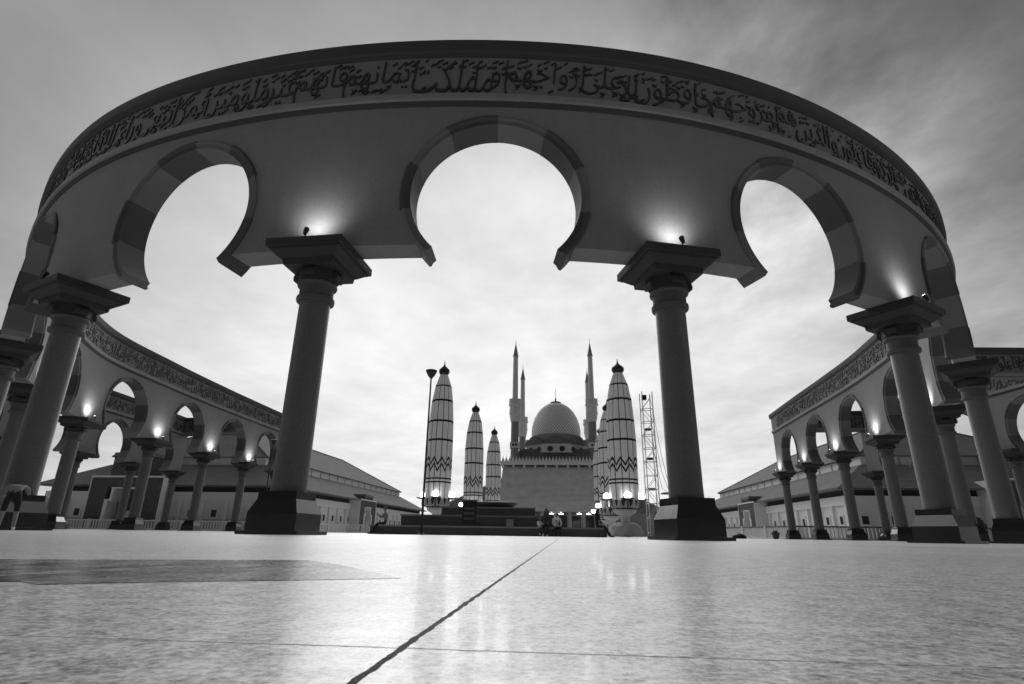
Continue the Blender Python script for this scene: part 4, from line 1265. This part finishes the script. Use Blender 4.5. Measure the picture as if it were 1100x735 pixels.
# ------------------------------------------------------------------ sky and light
SUN_EL, SUN_AZ = R(28), R(-4)         # azimuth from +Y towards +X
world = bpy.data.worlds.new('World'); scene.world = world; world.use_nodes = True
nt = world.node_tree; L = nt.links.new
for n in list(nt.nodes): nt.nodes.remove(n)
out = N(nt, 'ShaderNodeOutputWorld'); bg = N(nt, 'ShaderNodeBackground')
sky = N(nt, 'ShaderNodeTexSky', sky_type='NISHITA'); sky.sun_disc = False; sky.sun_elevation = SUN_EL; sky.sun_rotation = SUN_AZ
sky.air_density = 1.0; sky.dust_density = 3.0; sky.ozone_density = 1.0
bw = N(nt, 'ShaderNodeRGBToBW'); L(sky.outputs[0], bw.inputs[0])
tc = N(nt, 'ShaderNodeTexCoord'); sep = N(nt, 'ShaderNodeSeparateXYZ'); L(tc.outputs['Generated'], sep.inputs[0])
zc = math_(nt, 'ADD', math_(nt, 'MAXIMUM', sep.outputs['Z'], 0.0), .10)
cv = N(nt, 'ShaderNodeCombineXYZ')
L(math_(nt, 'DIVIDE', sep.outputs['X'], zc), cv.inputs[0]); L(math_(nt, 'DIVIDE', sep.outputs['Y'], zc), cv.inputs[1])
mp = N(nt, 'ShaderNodeMapping'); mp.inputs['Scale'].default_value = (1.0, .72, 1); mp.inputs['Location'].default_value = (3.1, 1.7, 0); mp.inputs['Rotation'].default_value = (0, 0, R(24))
L(cv.outputs[0], mp.inputs['Vector'])
cl = N(nt, 'ShaderNodeTexNoise', i_Scale=.8, i_Detail=9.0, i_Roughness=.55, i_Distortion=.35); L(mp.outputs[0], cl.inputs['Vector'])
cl2 = N(nt, 'ShaderNodeTexNoise', i_Scale=2.6, i_Detail=8.0, i_Roughness=.6); L(mp.outputs[0], cl2.inputs['Vector'])
cf = math_(nt, 'ADD', math_(nt, 'MULTIPLY', math_(nt, 'SUBTRACT', cl.outputs['Fac'], .5), .55), math_(nt, 'MULTIPLY', math_(nt, 'SUBTRACT', cl2.outputs['Fac'], .5), .5))
cf = math_(nt, 'ADD', cf, 1.0)
# afterglow of the veiled sun spreads over the cloud deck in front
gdir = Vector((math.sin(R(1)), math.cos(R(1)), 1.4*math.tan(R(14)))).normalized()
sq = N(nt, 'ShaderNodeVectorMath', operation='MULTIPLY'); L(tc.outputs['Generated'], sq.inputs[0]); sq.inputs[1].default_value = (.75, 1, 1.4)
sn = N(nt, 'ShaderNodeVectorMath', operation='NORMALIZE'); L(sq.outputs[0], sn.inputs[0])
vm = N(nt, 'ShaderNodeVectorMath', operation='DOT_PRODUCT'); L(sn.outputs[0], vm.inputs[0]); vm.inputs[1].default_value = gdir
th = math_(nt, 'ARCCOSINE', vm.outputs['Value'])
lob = math_(nt, 'DIVIDE', 1.0, math_(nt, 'ADD', 1.0, math_(nt, 'POWER', math_(nt, 'DIVIDE', th, R(34)), 4.0)))
deck = math_(nt, 'ADD', .34, math_(nt, 'MULTIPLY', lob, 8.4))
# pale band of haze along the horizon, strongest ahead
hz = math_(nt, 'POWER', math_(nt, 'MAXIMUM', math_(nt, 'SUBTRACT', 1.0, math_(nt, 'MULTIPLY', math_(nt, 'ABSOLUTE', sep.outputs['Z']), 4.5)), 0.0), 2.0)
az = math_(nt, 'POWER', math_(nt, 'MAXIMUM', math_(nt, 'ADD', math_(nt, 'MULTIPLY', sep.outputs['Y'], .5), .5), 0.0), 2.0)
room = math_(nt, 'SUBTRACT', 8.6, deck)
deck = math_(nt, 'ADD', deck, math_(nt, 'MULTIPLY', math_(nt, 'MULTIPLY', hz, az), math_(nt, 'MULTIPLY', room, .8)))
v = math_(nt, 'ADD', math_(nt, 'MULTIPLY', math_(nt, 'MINIMUM', bw.outputs[0], 7.0), .05), deck)
# bright lobes added out of view on both sides to light the arcade arms
ab = N(nt, 'ShaderNodeVectorMath', operation='ABSOLUTE'); L(tc.outputs['Generated'], ab.inputs[0])
sx_ = N(nt, 'ShaderNodeSeparateXYZ'); L(ab.outputs[0], sx_.inputs[0])
cs = N(nt, 'ShaderNodeCombineXYZ'); L(sx_.outputs['X'], cs.inputs[0]); L(sep.outputs['Y'], cs.inputs[1]); L(sep.outputs['Z'], cs.inputs[2])
vm3 = N(nt, 'ShaderNodeVectorMath', operation='DOT_PRODUCT'); L(cs.outputs[0], vm3.inputs[0]); vm3.inputs[1].default_value = Vector((1, .10, .95)).normalized()
th3 = math_(nt, 'DIVIDE', math_(nt, 'ARCCOSINE', vm3.outputs['Value']), R(16))
v = math_(nt, 'ADD', v, math_(nt, 'DIVIDE', 15.0, math_(nt, 'ADD', 1.0, math_(nt, 'POWER', th3, 6.0))))
# a heavier bank of cloud high on the right
vm2 = N(nt, 'ShaderNodeVectorMath', operation='DOT_PRODUCT'); L(tc.outputs['Generated'], vm2.inputs[0])
vm2.inputs[1].default_value = Vector((math.sin(R(62)), math.cos(R(62)), math.tan(R(42))*1.0)).normalized()
th2 = math_(nt, 'DIVIDE', math_(nt, 'ARCCOSINE', vm2.outputs['Value']), R(27))
th2 = math_(nt, 'ADD', th2, math_(nt, 'MULTIPLY', math_(nt, 'SUBTRACT', cl2.outputs['Fac'], .5), .9))
bank = math_(nt, 'DIVIDE', .62, math_(nt, 'ADD', 1.0, math_(nt, 'POWER', math_(nt, 'MAXIMUM', th2, 0.0), 4.0)))
v = math_(nt, 'MULTIPLY', v, math_(nt, 'SUBTRACT', 1.0, bank))
v = math_(nt, 'MULTIPLY', v, cf)
# a thin lit wisp of cloud high on the right
vm4 = N(nt, 'ShaderNodeVectorMath', operation='DOT_PRODUCT'); L(tc.outputs['Generated'], vm4.inputs[0]); vm4.inputs[1].default_value = ray(865, 75).normalized()
th4 = math_(nt, 'DIVIDE', math_(nt, 'ARCCOSINE', vm4.outputs['Value']), R(13))
wn_ = math_(nt, 'MAXIMUM', math_(nt, 'SUBTRACT', math_(nt, 'MULTIPLY', cl2.outputs['Fac'], 2.4), .75), 0.0)
v = math_(nt, 'MULTIPLY', v, math_(nt, 'ADD', 1.0, math_(nt, 'MULTIPLY', wn_, math_(nt, 'DIVIDE', .95, math_(nt, 'ADD', 1.0, math_(nt, 'POWER', th4, 4.0))))))
cb = N(nt, 'ShaderNodeCombineColor')
for k in range(3): L(v, cb.inputs[k])
L(cb.outputs[0], bg.inputs['Color']); bg.inputs['Strength'].default_value = .1
L(bg.outputs[0], out.inputs['Surface'])

sd = bpy.data.lights.new('sun', 'SUN'); sd.energy = 1.25; sd.angle = R(45); sd.color = (1, 1, 1)
so = bpy.data.objects.new('sun', sd); COL.objects.link(so)
sdir = Vector((math.sin(SUN_AZ)*math.cos(SUN_EL), math.cos(SUN_AZ)*math.cos(SUN_EL), math.sin(SUN_EL)))
so.rotation_euler = (-sdir).to_track_quat('-Z', 'Y').to_euler()

scene.view_settings.view_transform = 'Standard'; scene.view_settings.look = 'None'
scene.view_settings.exposure = 0.0; scene.view_settings.gamma = 1.0
scene.view_settings.use_curve_mapping = False
scene.render.resolution_x = 1024; scene.render.resolution_y = 684
scene.cycles.max_bounces = 6; scene.cycles.diffuse_bounces = 3; scene.cycles.glossy_bounces = 4
scene.cycles.use_denoising = True
scene.cycles.sample_clamp_indirect = 6.0
